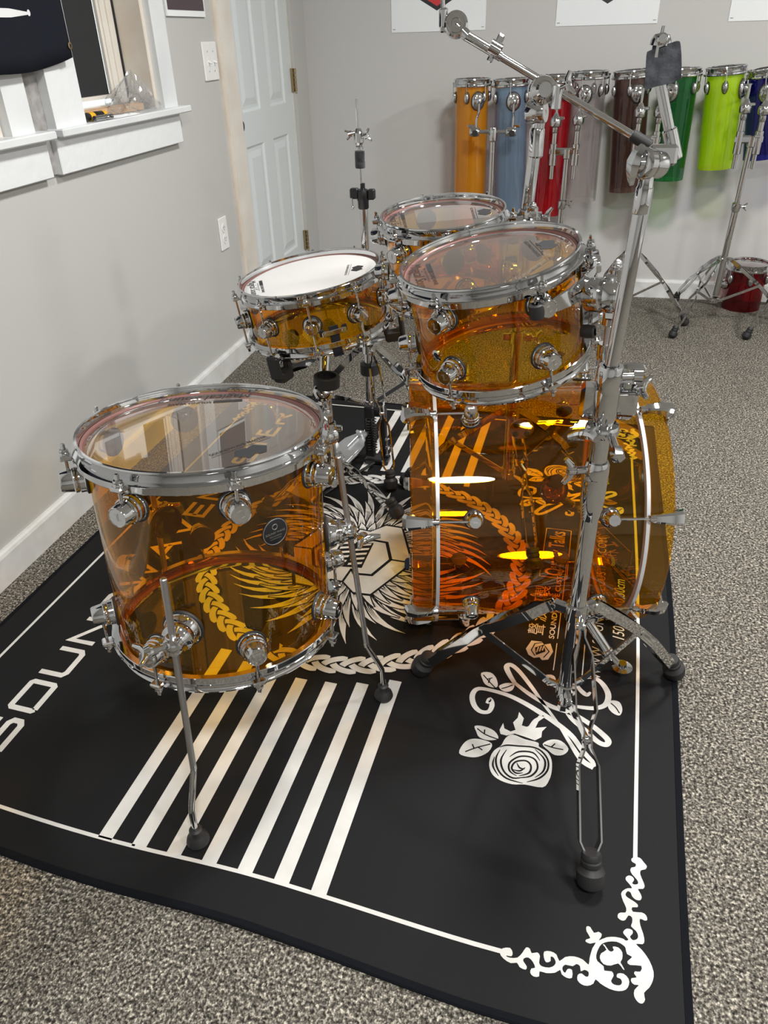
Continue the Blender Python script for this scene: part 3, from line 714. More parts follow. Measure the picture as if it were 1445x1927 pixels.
# ------------------------------------------------------------------ drum kit
RUGZ = .005
def drum_matrix(top, n, T, az0=0):
    """matrix of a drum frame: z along the axis, origin at the centre of its lower hoop"""
    n = V3(n).normalized(); x = V3((1,0,0)); x = (x - n*x.dot(n)).normalized(); y = n.cross(x)
    m = Matrix((x, y, n)).transposed().to_4x4(); m.translation = V3(top) - n*T
    return m
def pol(r, deg, z): a = math.radians(deg); return V3((r*math.cos(a), r*math.sin(a), z))
def lug(M_, R, az, z, parent, slim=1.0):
    """round stepped lug screwed to the shell: gasket + turned chrome body"""
    m = M_ @ mat_at(pol(R, az, z), pol(1, az, 0))
    k = slim
    b = MB(); b.lathe([(.0225*k,0),(.0215*k,.004),(.0205*k,.005),(.0205*k,.012),(.0185*k,.0135),(.0195*k,.015),(.0195*k,.019),(.0178*k,.0205),(.0155*k,.036),(.0138*k,.0385),(.013*k,.0375),(0,.0375)], m, 32)
    o = b.build('lug', CHROME, parent)
    b = MB(); b.lathe([(0,-.0008),(.0215*k,-.0008),(.0235*k,-.0004),(.0245*k,.0015),(.0235*k,.0035),(.02*k,.0035)], m, 24); b.build('gasket', RUBBER, o)
    b = MB(); zf = .0377
    for a, c in (((-.005,.004),(.001,.006)), ((.001,.006),(.001,-.004)), ((-.001,.004),(-.001,-.006)), ((-.001,-.006),(.005,-.004))):
        p, q_ = V3((*a,0)), V3((*c,0)); d = (q_-p).normalized(); b.box((p+q_)/2+V3((0,0,zf)), ((q_-p).length, .0012, .0006), m=m @ Matrix.Translation((p+q_)/2) @ Matrix.Rotation(math.atan2(d.y,d.x),4,'Z') @ Matrix.Translation(-(p+q_)/2))
    b.build('lug_emblem', STEEL, o)
    return o
def rod(M_, R, az, z0, z1, parent, rr=.0027, off=.024, top=True):
    """tension rod with its key head; z1 is the head end"""
    d = 1 if z1 > z0 else -1
    b = MB(); b.tube(M_ @ pol(R+off, az, z0), M_ @ pol(R+off, az, z1), rr, seg=10)
    m = M_ @ mat_at(pol(R+off, az, z1), (0,0,d))
    b.lathe([(0,0),(.0062,0),(.0066,.002),(.0055,.004),(0,.004)], m, 14)
    b.cbox((0,0,.008), (.0058,.0058,.009), m=m, ch=.001)
    return b.build('tension_rod', CHROME, parent)
def hoop(M_, R, z, up, azs, parent, h=.032, name='hoop'):
    """triple flanged hoop; z is the outer lip, up=+1 upper / -1 lower; ears where the rods pass"""
    s = up
    b = MB()
    prof = [(R+.0035, z-s*h*.98), (R+.0035, z-s*.004), (R+.0045, z), (R+.0085, z), (R+.0095, z-s*.0025), (R+.0075, z-s*.004), (R+.0062, z-s*.006), (R+.0062, z-s*h*.52), (R+.014, z-s*h*.56), (R+.0165, z-s*h*.60), (R+.0165, z-s*h*.64), (R+.0145, z-s*h*.66), (R+.0142, z-s*h*.96), (R+.0132, z-s*h)]
    b.lathe(prof, M_, 112, closed=True)
    for az in azs:
        m = M_ @ mat_at(pol(R, az, z-s*h*.62), pol(1, az, 0), up=(0,0,1)) if False else M_ @ Matrix.Rotation(math.radians(az),4,'Z')
        b.cbox((R+.0235, 0, z-s*h*.64), (.018, .020, .0075), m=m, ch=.002)
        b.lathe([(.0065,-.004),(.0075,-.002),(.0075,.002),(.0065,.004)], m @ Matrix.Translation((R+.024,0,z-s*h*.5)), 14)
    o = b.build(name, CHROME, parent)
    return o
def shell(M_, R, z0, z1, parent, mat=None, name='shell'):
    t = .0055
    b = MB(); b.lathe([(R,z0),(R,z1),(R-.002,z1+.001),(R-t*1.5,z1-.002),(R-t*1.5,z1-.022),(R-t,z1-.024),(R-t,z0+.024),(R-t*1.5,z0+.022),(R-t*1.5,z0+.002),(R-.002,z0-.001)], M_, 128, closed=True)
    return b.build(name, mat or AMBER, parent)
def skin(M_, R, z, parent, mat, name, up=1, collar=HEADRING):
    b = MB(); b.lathe([(R-.002, z-up*.004),(R-.012, z-up*.0003),(R-.02, z),(0, z)], M_, 96)
    o = b.build(name, mat, parent)
    b = MB(); b.lathe([(R+.0005, z-up*.010),(R+.0028, z-up*.010),(R+.0028, z-up*.001),(R-.001, z-up*.0028),(R-.004, z-up*.0022),(R-.004, z-up*.0034),(R+.0005, z-up*.006)], M_, 96, closed=True)
    b.build('skin_collar', collar, o)
    return o
def facem(M_, R, z, az, dist, facing=0, up=1):
    """frame lying on a skin: origin at polar (dist, az), x tangential, y outward"""
    m = M_ @ Matrix.Translation(pol(dist, az, z)) @ Matrix.Rotation(math.radians(az+90+facing), 4, 'Z')
    return m
def skin_prints(M_, R, z, parent, az1, az2, k=1., script=True):
    if script:
        m = facem(M_, R, z+.0006, az1, R*.84)
        txt('Magical Sound', .026*k, m, name='script_print', mat=PRINTBLK, parent=parent, shear=.35, sx=.9)
        b = MB(); mm = facem(M_, R, z+.0006, az1, R*.84-.022*k)
        b.box((-.030*k,0,0), (.042*k,.0085*k,.0003), m=mm); txt('SOUND WAVE', .0095*k, mm @ Matrix.Translation((.025*k,0,0)), mb=b, bold=.0003); txt('PERCUSSION CUSTOM DRUMS', .005*k, mm @ Matrix.Translation((0,-.009*k,0)), mb=b)
        b.build('label_print', PRINTBLK, parent, smooth=False)
    m = facem(M_, R, z+.0006, az2, R*.70)
    b = MB()
    s = .019*k
    b.flat([[(x*s,y*s) for x, y in [(-1.3,0),(-.7,.8),(-.2,.75),(0,.55),(.7,.8),(1.3,0),(.7,-.8),(.2,-.75),(0,-.55),(-.7,-.8)]]], lambda x, y: m @ V3((x,y,0)))
    m2 = facem(M_, R, z+.0006, az2, R*.70-.026*k); txt('SOUNDWAVE MASTER', .0085*k, m2, mb=b, bold=.0001)
    b.box((0,-.007*k,0), (.09*k,.0008,.0002), m=m2)
    b.build('emblem_print', PRINTBLK, parent, smooth=False)
def tubular_drum(name, label, cat, top, n, T, R, nl, az0, skins, zl=(.058,.07), long_rods=False, group=None, script=(200, 20), kk=1., hoop_h=.032):
    M_ = drum_matrix(top, n, T)
    t = thing(name, label, cat, M_, group=group)
    shell(M_, R, .014, T-.016, t)
    azs = [az0+360/nl*i for i in range(nl)]
    hoop(M_, R, T, 1, azs, t, name='top_hoop', h=hoop_h); hoop(M_, R, 0, -1, azs, t, name='bottom_hoop', h=hoop_h)
    s1 = skin(M_, R, T-.0125, t, skins[0], 'top_skin'); s2 = skin(M_, R, .0115, t, skins[1], 'bottom_skin', up=-1)
    skin_prints(M_, R, T-.0125, s1, script[0], script[1], kk)
    for a in azs:
        if long_rods:
            l = lug(M_, R, a, T*.5, t); rod(M_, R, a, T*.5, T-.012, t); rod(M_, R, a, T*.5, .012, t)
        else:
            lug(M_, R, a, T-zl[0], t); rod(M_, R, a, T-zl[0], T-.012, t)
            lug(M_, R, a, zl[1], t); rod(M_, R, a, zl[1], .012, t)
    return t, M_, s1, s2
def badge(M_, R, az, z, parent, r=.021):
    b = MB(); m = M_ @ mat_at(pol(R-.0005, az, z), pol(1, az, 0), up=(M_.to_3x3() @ V3((0,0,1))) if False else (0,0,1))
    b.lathe([(r,0),(r,.0015),(r-.001,.002),(0,.002)], m, 36)
    o = b.build('badge', BLACKP, parent)
    b = MB(); b.lathe([(r-.0022,.0021),(r-.0016,.0023),(r-.001,.0021)], m, 36); b.lathe([(.0035,.0021),(.0042,.0023),(.0049,.0021)], m @ Matrix.Translation((0,.008,0)), 20)
    txt('SOUND WAVE', .0052, m @ Matrix.Translation((0,-.0015,.0022)), mb=b); txt('PERCUSSION', .0036, m @ Matrix.Translation((0,-.007,.0022)), mb=b); txt('CUSTOM DRUMS', .0026, m @ Matrix.Translation((0,-.011,.0022)), mb=b)
    b.build('badge_lettering', STEEL, o, smooth=False)

# ---- floor tom
FT_top, FT_n, FT_T, FT_R = (-.523, .960, .656), (-.006, .076, 1), .375, .1778
ft, FM, fs1, fs2 = tubular_drum('floor_tom', 'largest upright amber acrylic tom standing on three bent legs', 'drum', FT_top, FT_n, FT_T, FT_R, 8, 217, (HEAD, HEADB), script=(112, -32), kk=1.15, zl=(.058, .076))
skin_prints(FM, FT_R, .0125, fs2, 0, -36, 1.0, script=False)
badge(FM, FT_R, 325, .255, ft, .022)
def ft_leg(azb, zb, foot, ztop, label=None):
    """leg bracket on the shell and the bent knurled leg through it"""
    m = FM @ mat_at(pol(FT_R, azb, zb), pol(1, azb, 0))
    b = MB(); b.lathe([(.029,0),(.0285,.006),(.027,.007),(.0265,.010),(.023,.018),(.020,.019),(.020,.022),(.0235,.023),(.0235,.027),(.020,.030),(.016,.038),(.015,.048),(.013,.050),(0,.050)], m, 36)
    br = b.build('leg_bracket', CHROME, ft)
    b = MB(); b.lathe([(0,-.0009),(.0305,-.0009),(.032,.002),(.030,.0045),(.026,.0045)], m, 36); b.build('gasket', RUBBER, br)
    c = FM @ pol(FT_R+.040, azb, zb)
    f = V3(foot); d = V3((f.x-c.x, f.y-c.y, 0)); out_ = V3((d.x, d.y, 0))
    q0 = c + V3((0,0,ztop-c.z)) - out_*.18*(1 if ztop > c.z else 0) ; q0.z = ztop
    k1 = V3((c.x+out_.x*.42, c.y+out_.y*.42, .165)); k2 = V3((c.x+out_.x*.98, c.y+out_.y*.98, .085))
    ax_ = (k1-q0).normalized()
    # eye clamp with wing bolt
    e = q0 + ax_*((c.z-ztop)/ax_.z)
    b = MB(); b.tube(e-ax_*.016, e+ax_*.016, .0105, seg=20); b.sphere(e, .0135, 20); b.build('eye_clamp', CHROME, br)
    wdir = (FM.to_3x3() @ pol(1, azb-55, 0)).normalized()
    b = MB(); b.tube(e, e+wdir*.045, .0045); b.lathe([(0,0),(.010,0),(.0115,.004),(.009,.012),(0,.012)], mat_at(e+wdir*.030, wdir), 16)
    wm = mat_at(e+wdir*.040, wdir); b.sweep([wm @ V3((-.024,0,.012)), wm @ V3((-.013,0,.003)), wm @ V3((0,0,0)), wm @ V3((.013,0,.003)), wm @ V3((.024,0,.012))], .0045, radii=[.0035,.0055,.006,.0055,.0035]); b.build('wing_bolt', CHROME, br)
    b = MB(); P = [q0, k1]; b.tube(q0, k1, .0052, seg=14); kn = b.build('leg', CHROME_SOFT, ft)
    b = MB(); foot_top = V3((f.x, f.y, f.z+.035))
    b.sweep(spline([k1-(k1-q0).normalized()*.01, k1, k1+(k2-k1)*.12, k2-(k2-k1)*.12, k2+(foot_top-k2)*.2, foot_top], 5), .0052, seg=12); b.build('bent_rod', CHROME, kn)
    b = MB(); b.lathe([(0,-.001),(.017,0),(.0195,.006),(.0175,.014),(.013,.020),(.010,.026),(.011,.034),(.0075,.037),(0,.037)], Matrix.Translation(f), 24); b.build('rubber_foot', RUBBER, kn)
ft_leg(276, .118, (-.511, .684, RUGZ+.001), .53)
ft_leg(22, .16, (-.2797, 1.068, RUGZ+.001), .585)
ft_leg(147, .13, (-.742, 1.075, RUGZ+.001), .50)

# ---- snare drum
sn_top, sn_n, sn_T = (-.644, 1.865, .646), (-.125, -.063, 1), .162
SN, SM, ss1, ss2 = tubular_drum('snare_drum', 'shallow amber acrylic snare drum with white coated skin on its stand', 'snare drum', sn_top, sn_n, sn_T, .1765, 10, 213, (COATED, HEADB), long_rods=True, script=(205, 10), kk=1.0)
# butt plate and strap
m = SM @ mat_at(pol(.1765, 300, .058), pol(1, 300, 0), up=SM.to_3x3() @ V3((0,0,1)))
m = SM @ Matrix.Rotation(math.radians(300), 4, 'Z')
b = MB(); b.cbox((.1765+.016, 0, .058), (.005, .062, .013), m=m, ch=.0015); b.cbox((.1765+.006, .022, .058), (.012, .010, .011), m=m); b.cbox((.1765+.006, -.022, .058), (.012, .010, .011), m=m)
for s_ in (-.022, .022): b.tube(m @ V3((.1765+.017, s_, .058)), m @ V3((.1765+.021, s_, .058)), .0045)
bp_ = b.build('butt_plate', CHROME, SN)
for s_ in (-.029, .029):
    b = MB(); b.cbox((.1765+.002, s_, .058), (.005, .012, .018), m=m, ch=.002); b.build('gasket', RUBBER, bp_)
b = MB(); b.cbox((.1765+.0115, 0, .034), (.0015, .024, .078), m=m, ch=.0004); b.box((.1765+.018, 0, .0), (.012, .024, .0015), m=m); b.box((.1765+.004, 0, .001), (.032, .024, .0015), m=m); b.build('strap', NAVYSTRAP, bp_, smooth=False)
# strainer on the far side
m = SM @ Matrix.Rotation(math.radians(120), 4, 'Z')
b = MB(); b.cbox((.1765+.012, 0, .08), (.022, .03, .07), m=m, ch=.003); b.tube(m @ V3((.1765+.02,0,.07)), m @ V3((.1765+.045,0,.13)), .004); b.build('strainer', CHROME, SN)
b = MB()
for k in range(-8, 9): b.sweep([SM @ V3(pol(.165, 120, .0092)) + SM.to_3x3() @ (pol(k*.0022, 30, 0)), SM @ V3(pol(.165, 300, .0092)) + SM.to_3x3() @ (pol(k*.0022, 30, 0))], .0007, seg=5)
b.build('snare_wires', STEEL, SN)

# ---- snare stand
SB = V3((-.628, 1.835, 0))
t = thing('snare_stand', 'chrome snare stand with black rubber basket under the snare drum', 'drum stand', loc=(SB.x, SB.y, RUGZ))
hub = V3((-.612, 1.84, .385))
cen = SM @ V3((0,0,-.05))
b = MB(); b.tube(V3((-.612, 1.80, .30)), cen, .0135, seg=18); b.cbox(cen, (.05,.05,.03), m=Matrix.Identity(4), ch=.008); b.build('basket_hub', CHROME, t)
for i, az in enumerate((252, 12, 132)):
    tip = SM @ pol(.192, az, -.012); mid = SM @ pol(.10, az, -.05)
    b = MB(); b.sweep([cen, mid, SM @ pol(.165, az, -.035), tip], 1, shape=[(-.004,-.011),(.004,-.011),(.004,.011),(-.004,.011)], up=(0,0,1)); arm = b.build('basket_arm', CHROME, t, smooth=False)
    ma = SM @ Matrix.Rotation(math.radians(az), 4, 'Z')
    b = MB(); b.cbox((.188, 0, -.040), (.046, .036, .030), m=ma, ch=.005); b.cbox((.213, 0, -.012), (.013, .036, .060), m=ma, ch=.005); b.cbox((.170, 0, -.020), (.013,.036,.030), m=ma, ch=.004); b.build('rubber_grip', RUBBER, arm)
bj = PY(605, 735, 1.80)
b = MB(); b.sphere(bj, .021, 24); b.tube(bj+V3((.0,.03,0)), bj-V3((0,.032,0)), .017, seg=24); b.lathe([(.018,-.03),(.026,-.028),(.0275,-.02),(.0275,.0),(.025,.005),(.019,.008),(.016,.005),(.010,.005),(.009,.002),(0,.002)], mat_at(bj-V3((-.014,.026,-.008)), (.25,-1,.45)), 28)
b.tube(bj, V3((-.612, 1.80, .36)), .012); b.build('ball_tilter', CHROME, t)
b = MB(); b.lathe([(.033,-.016),(.035,-.014),(.035,.014),(.033,.016),(.026,.016),(.026,-.016)], mat_at((-.596, 1.80, .375), (.05,0,1)), 32, closed=True); b.build('rubber_ring', RUBBER, t)
p0_, p1_ = V3((bj.x+.012, bj.y+.012, bj.z-.02)), V3((bj.x+.012, bj.y+.012, .045))
b = MB(); b.tube(p0_, V3((p0_.x, p0_.y, .20)), .0105, seg=20); b.tube(V3((p0_.x,p0_.y,.235)), p1_, .0135, seg=20); b.build('tube', CHROME, t)
for z_, h_ in ((.215,.034),(.115,.030),(.05,.030)):
    b = MB(); b.lathe([(.0135,0),(.0178,.002),(.0178,h_-.002),(.0135,h_)], Matrix.Translation((p0_.x,p0_.y,z_)), 20)
    if z_ > .2: b.cbox((p0_.x+.02,p0_.y,z_+.017),(.03,.012,.016))
    b.build('collar', CHROME, t)
def strap_leg(parent, top, foot, wid=.018, hgt=.016, th=.0028, bow=.02, pinch=.5, name='leg', foot_r=.024, mat=None, ribs=False, footlen=.055):
    """double strap leg: two strips that pinch together where the brace is bolted, ending in a rubber foot"""
    top, foot = V3(top), V3(foot)
    d = (foot-top); h = V3((d.x, d.y, 0)).normalized(); side = V3((-h.y, h.x, 0)); upv = side.cross(d.normalized());
    if upv.z < 0: upv = -upv
    prof = [(0,.25),(.05,.3),(.12,.9),(pinch-.12,1),(pinch-.05,.35),(pinch+.03,.3),(pinch+.10,.95),(.87,1.),(.955,.16),(1,.12)]
    b = MB(); pts = {}
    for s in (1, -1):
        P = []
        for t_, w in prof:
            P.append(top + d*t_ + upv*bow*math.sin(PI*t_) + side*s*wid*w)
        b.sweep(P, 1, shape=[(-th/2,-hgt/2),(th/2,-hgt/2),(th/2,hgt/2),(-th/2,hgt/2)], up=upv)
    pc = top + d*pinch + upv*bow*math.sin(PI*pinch)
    b.tube(pc-side*wid*.5, pc+side*wid*.5, .005); b.tube(top-side*wid*.5, top+side*wid*.5, .005)
    o = b.build(name, mat or CHROME, parent, smooth=True, angle=30)
    dn = d.normalized(); hf = V3((dn.x, dn.y, 0)).normalized()
    ax_ = (dn*.75 + V3((0,0,-.55))).normalized()
    st_ = foot - ax_*footlen*.15
    st_.z = foot.z + footlen*.55
    m = mat_at(st_ - ax_*.02, ax_)
    r = foot_r; en = footlen
    b = MB(); b.lathe([(0,0),(r*.62,.0),(r*.70,.004),(r*.70,.010),(r*.62,.012),(r*.72,.014),(r*.74,.020),(r*.66,.023),(r*.98,en*.55),(r,en*.78),(r*.92,en*.95),(r*.6,en*1.07),(0,en*1.10)], m, 24)
    zmin = min(p.z for p in b.v); sh = RUGZ_CUR - zmin
    b.v = [V3((p.x, p.y, p.z+sh)) for p in b.v]
    b.build('rubber_foot', RUBBER, o)
    return pc
RUGZ_CUR = RUGZ
def brace(parent, p, q_, side_off=.0, w=.014, name='brace', th=.003):
    p, q_ = V3(p), V3(q_); h = V3((q_.x-p.x, q_.y-p.y, 0)).normalized(); sd = V3((-h.y, h.x, 0)); upv = sd.cross((q_-p).normalized())
    b = MB(); b.sweep([p, q_], 1, shape=[(-th/2,-w/2),(th/2,-w/2),(th/2,w/2),(-th/2,w/2)], up=upv); b.tube(p-sd*.006, p+sd*.006, .0045); b.tube(q_-sd*.006, q_+sd*.006, .0045)
    return b.build(name, CHROME, parent, smooth=True, angle=30)
tb = V3((p0_.x, p0_.y, 0))
f1 = FL(742, 965, .02); 
ang0 = math.atan2(f1.y-tb.y, f1.x-tb.x); rad0 = (V3((f1.x,f1.y,0))-tb).length
for i in range(3):
    a = ang0 + i*2*PI/3; d = V3((math.cos(a), math.sin(a), 0))
    pc = strap_leg(t, tb+d*.018+V3((0,0,.135)), tb+d*rad0+V3((0,0,.02)), wid=.009, hgt=.014, bow=.012, pinch=.42, foot_r=.021, footlen=.055)
    brace(t, pc, tb+d*.016+V3((0,0,.065)))

# ---- rack toms
def tom_mount(M_, R, az, zm, t, zc, arm_end):
    """suspension bracket: curved plate with three rubber grommets, ratchet and L-arm clamp"""
    m = M_ @ Matrix.Rotation(math.radians(az), 4, 'Z')
    b = MB()
    rr = R+.030
    for z_ in (-.012, .012):
        pts = [m @ (Matrix.Rotation(math.radians(a), 4, 'Z') @ V3((rr, 0, zm+z_*(1-abs(a)/44)))) for a in range(-40, 41, 8)]
        b.sweep(pts, 1, shape=[(-.0025,-.007),(.0025,-.007),(.0025,.007),(-.0025,.007)], up=M_.to_3x3() @ V3((0,0,1)))
    b.sweep([m @ V3((rr+.002,0,zm)), m @ V3((rr+.004,.004,zm-.05)), m @ V3((rr-.002,.0,zm-.085))], 1, shape=[(-.0025,-.014),(.0025,-.014),(.0025,.014),(-.0025,.014)], up=m.to_3x3() @ V3((1,0,0)))
    o = b.build('suspension_bracket', CHROME, t)
    for a, z_ in ((-38, 0), (38, 0), (0, -.085)):
        mm = m @ Matrix.Rotation(math.radians(a), 4, 'Z')
        b = MB(); b.lathe([(.007,-.012),(.012,-.010),(.013,0),(.012,.012),(.007,.014)], mm @ (Matrix.Translation((rr, 0, zm+z_)) if a else mat_at((rr-.004,0,zm+z_), (1,0,0))), 20); b.build('grommet', RUBBER, o)
    c = m @ V3((rr+.03, 0, zm-.018)); dr = (m.to_3x3() @ V3((1,0,0))).normalized()
    b = MB(); b.lathe([(.026,-.03),(.029,-.024),(.029,-.004),(.025,0),(.027,.002),(.030,.006),(.030,.022),(.026,.028),(.018,.030),(.016,.026),(0,.026)], mat_at(c, dr), 32)
    b.cbox((0,0,.014), (.034,.075,.020), m=mat_at(c, dr, up=(0,0,1)), ch=.004)
    q_ = b.build('ratchet', CHROME, o)
    e = c + dr*.014
    b = MB(); b.tube(e+V3((0,0,.045)), e+V3((0,0,-.05)), .0125); b.sphere(e+V3((0,0,.047)), .0085); b.build('arm_clamp', CHROME, q_)
    return e
RT_T, RT_R = .218, .1524
rt, RM_, r1_, r2_ = tubular_drum('rack_tom', 'larger amber acrylic rack tom tilted above the bass drum', 'drum', (-.141, 1.385, .818), (-.168, -.115, 1), RT_T, RT_R, 6, 186, (HEAD, HEADB), script=(198, 20), zl=(.052, .070), kk=1.05, group='rack toms')
skin_prints(RM_, RT_R, .0125, r2_, 0, -10, .9, script=False)
e1 = tom_mount(RM_, RT_R, -22, RT_T-.052, rt, 0, None)
mm_ = RM_ @ mat_at(pol(RT_R, 232, .088), pol(1, 232, 0)); b = MB(); b.lathe([(.011,0),(.011,.003),(.007,.004),(.007,.003),(0,.003)], mm_, 20); b.build('air_vent', CHROME, rt)
ST_T, ST_R = .195, .1270
st, STM, s1_, s2_ = tubular_drum('rack_tom', 'smaller amber acrylic rack tom, furthest back of the kit', 'drum', (-.275, 1.706, .828), (-.054, -.092, 1), ST_T, ST_R, 6, 178, (HEAD, HEADB), script=(196, 12), zl=(.052, .062), kk=.95, group='rack toms')
e2 = tom_mount(STM, ST_R, 25, ST_T-.052, st, 0, None)

# ---- bass drum
BY = math.radians(12); BD = V3((math.cos(BY), math.sin(BY), .006)).normalized(); BC = V3((-.050, 1.458, .276)); BL = .49
BMx = mat_at(BC-BD*BL/2, BD, up=(0,0,1))     # local z along axis, x sideways, y up
BR = .254
t = thing('bass_drum', 'big amber acrylic bass drum lying on its side on the rug', 'bass drum', mat_at((BC.x, BC.y, RUGZ), (0,0,1)))
shell(BMx, BR, .045, BL-.045, t)
for z0, z1, nm in ((0, .052, 'batter_hoop'), (BL-.052, BL, 'front_hoop')):
    b = MB(); b.lathe([(BR+.0035,z0),(BR+.012,z0+.001),(BR+.0135,z0+.003),(BR+.0135,z1-.003),(BR+.012,z1-.001),(BR+.0035,z1)], BMx, 128, closed=True); h_ = b.build(nm, AMBERHOOP, t)
    zi = z1-.002 if z0 == 0 else z0+.002
    b = MB(); b.lathe([(BR+.0002,zi-.0034),(BR+.0142,zi-.0034),(BR+.0142,zi+.0034),(BR+.0002,zi+.0034)], BMx, 128, closed=True); b.build('inlay_ring', INLAY, h_)
bs = skin(BMx, BR, .040, t, HEADB, 'batter_skin', up=-1, collar=CHROME); fs = skin(BMx, BR, BL-.040, t, HEADB, 'front_skin', collar=CHROME)
skin_prints(BMx, BR, BL-.0395, fs, 60, 0, 1.4, script=False)
for k in range(8):
    az = 22.5+45*k
    for zc, zh, s_ in ((.118, 0, -1), (BL-.118, BL, 1)):
        lug(BMx, BR, az, zc, t, slim=.80)
        b = MB(); b.tube(BMx @ pol(BR+.024, az, zc), BMx @ pol(BR+.024, az, zh-s_*.028), .0027, seg=10); b.build('tension_rod', CHROME, t)
        m = BMx @ Matrix.Rotation(math.radians(az), 4, 'Z')
        # claw hook: long cast body over the hoop edge
        b = MB()
        L0, L1 = zh-s_*.050, zh+s_*.004
        prf = [(BR+.0175, L0, .006), (BR+.026, L0+s_*.014, .008), (BR+.027, L0+s_*.040, .012), (BR+.022, L1, .015), (BR+.016, L1+s_*.002, .016)]
        b.sweep([m @ V3((r_, 0, z_)) for r_, z_, _ in prf], 1, shape=[(-1,-.55),(1,-.55),(1,.45),(.6,.75),(-.6,.75),(-1,.45)], up=m.to_3x3() @ V3((1,0,0)), radii=[w_ for _, _, w_ in prf])
        b.cbox((BR+.008, 0, zh+s_*.003), (.024, .032, .004), m=m, ch=.001)
        b.tube(m @ V3((BR+.0245, 0, L0-s_*.002)), m @ V3((BR+.0245, 0, L0+s_*.012)), .0065)
        b.build('claw_hook', CHROME, t)
# muffling disc plate with four rubber posts on the far wall, seen through the shell
m = BMx @ Matrix.Rotation(math.radians(0), 4, 'Z')
pl = V3((BC+BD*.035)) ; mm_ = mat_at(BMx @ pol(BR-.006, 12, BL*.56), BMx.to_3x3() @ pol(-1, 12, 0))
b = MB(); b.lathe([(.030,0),(.030,.004),(0,.004)], mm_, 32); o = b.build('mounting_plate', BRASS, t)
b = MB()
for a in (45,135,225,315): b.lathe([(.007,.004),(.007,.008),(0,.008)], mm_ @ Matrix.Translation(pol(.020,a,0)), 14)
b.build('plate_screws', RUBBER, o)
b = MB(); mm_ = BMx @ mat_at(pol(BR, 52, BL*.38), pol(1, 52, 0)); b.lathe([(.015,0),(.015,.003),(.009,.004),(.009,.002),(0,.002)], mm_, 20); b.build('air_vent', CHROME, t)
# spurs
for sgn, foot in ((1, FL(1168, 1268, RUGZ+.004)), (-1, FL(1185, 800, RUGZ+.004))):
    azs_ = -38 if sgn < 0 else 180+38
    best = None
    for a in range(0, 360, 3):
        p = BMx @ pol(BR, a, BL-.125)
        if p.z < .17 and p.z > .11 and ((p.y < BC.y) == (sgn > 0)): best = a
    m = BMx @ mat_at(pol(BR, best, BL-.125), pol(1, best, 0)); p = m @ V3((0,0,.0))
    if sgn < 0: foot = V3((p.x+.09, p.y+.13, RUGZ+.004))
    b = MB(); b.lathe([(.034,0),(.034,.005),(.030,.007),(.030,.016),(.024,.020),(.020,.026),(0,.027)], m, 32); s_o = b.build('spur_bracket', CHROME, t)
    b = MB(); b.lathe([(.0355,-.0005),(.037,.002),(.035,.0035),(.03,.0035)], m, 32); b.build('gasket', RUBBER, s_o)
    q0 = m @ V3((0,0,.022)); d = (foot-q0); kx = q0+d*.62
    b = MB(); b.tube(q0, kx, .0115, seg=18); b.tube(q0+d*.55, q0+d*.66, .0135); sp_ = b.build('spur_tube', CHROME, t)
    b = MB(); b.tube(kx-d*.05, foot+V3((0,0,.018)), .0065); b.tube(kx, kx+d*.12, .011, .007); b.lathe([(.002,0),(.004,.012),(.019,.016),(.021,.020),(.010,.022),(.008,.03),(0,.03)], Matrix.Translation(foot), 18); b.build('spike_foot', CHROME, sp_)

# ------------------------------------------------------------------ stands of the kit
def collar(b, x, y, z, r, h=.03, lip=.003):
    b.lathe([(r,0),(r+lip,.002),(r+lip,h-.002),(r,h)], Matrix.Translation((x,y,z)), 28)
def wing(b, c, d, L_=.022, r=.0045, up=(0,0,1)):
    """wing bolt: stem along d with two swept wings"""
    c, d = V3(c), V3(d).normalized(); m = mat_at(c, d, up)
    b.tube(c, c+d*.016, .004, seg=12); b.lathe([(0,.012),(.0075,.012),(.0075,.022),(0,.022)], m, 14)
    b.sweep([m @ V3((0,-L_,.028)), m @ V3((0,-L_*.5,.020)), m @ V3((0,0,.018)), m @ V3((0,L_*.5,.020)), m @ V3((0,L_,.028))], 1, radii=[r*.7,r*1.1,r*1.3,r*1.1,r*.7], seg=10)
# A: heavy cymbal stand in front of the bass drum
AX, AY = .072, 1.042
def az_(px, py): return PY(px, py, AY).z
A = thing('cymbal_stand', 'tall thick chrome cymbal stand in front of the bass drum', 'cymbal stand', loc=(AX, AY, RUGZ))
zc = az_(1105, 1150)
b = MB(); b.tube((AX,AY,.105), (AX,AY,.545), .0138, seg=28); b.build('base_tube', CHROME, A)
b = MB(); b.lathe([(.0138,-.012),(.0150,-.008),(.0178,.012),(.0186,.03),(.0186,.060),(.0182,.062),(.0190,.064),(.0184,.084),(.0160,.090),(.0135,.090)], Matrix.Translation((AX,AY,.512)), 32); js = b.build('joint_sleeve', CHROME, A)
b = MB(); b.tube((AX,AY,.588), (AX-.030,AY-.010,.588), .0062); wing(b, (AX-.020,AY-.007,.588), (-1,-.3,0), .021, .0055); b.build('wing_bolt', CHROME, js)
b = MB(); b.tube((AX,AY,.59), (AX,AY,.70), .0132, seg=28); b.build('middle_tube', CHROME, A)
b = MB(); b.lathe([(.0135,-.008),(.0150,.0),(.0172,.016),(.0178,.05),(.0174,.056),(.0180,.058),(.0180,.084),(.0165,.088),(.0110,.088)], Matrix.Translation((AX,AY,.665)), 32); js = b.build('joint_sleeve', CHROME, A)
b = MB(); b.tube((AX,AY,.735), (AX+.036,AY+.004,.738), .0055); b.lathe([(0,0),(.009,0),(.009,.012),(0,.012)], mat_at((AX+.032,AY+.004,.738), (1,.1,0)), 16); b.build('bolt', CHROME, js)
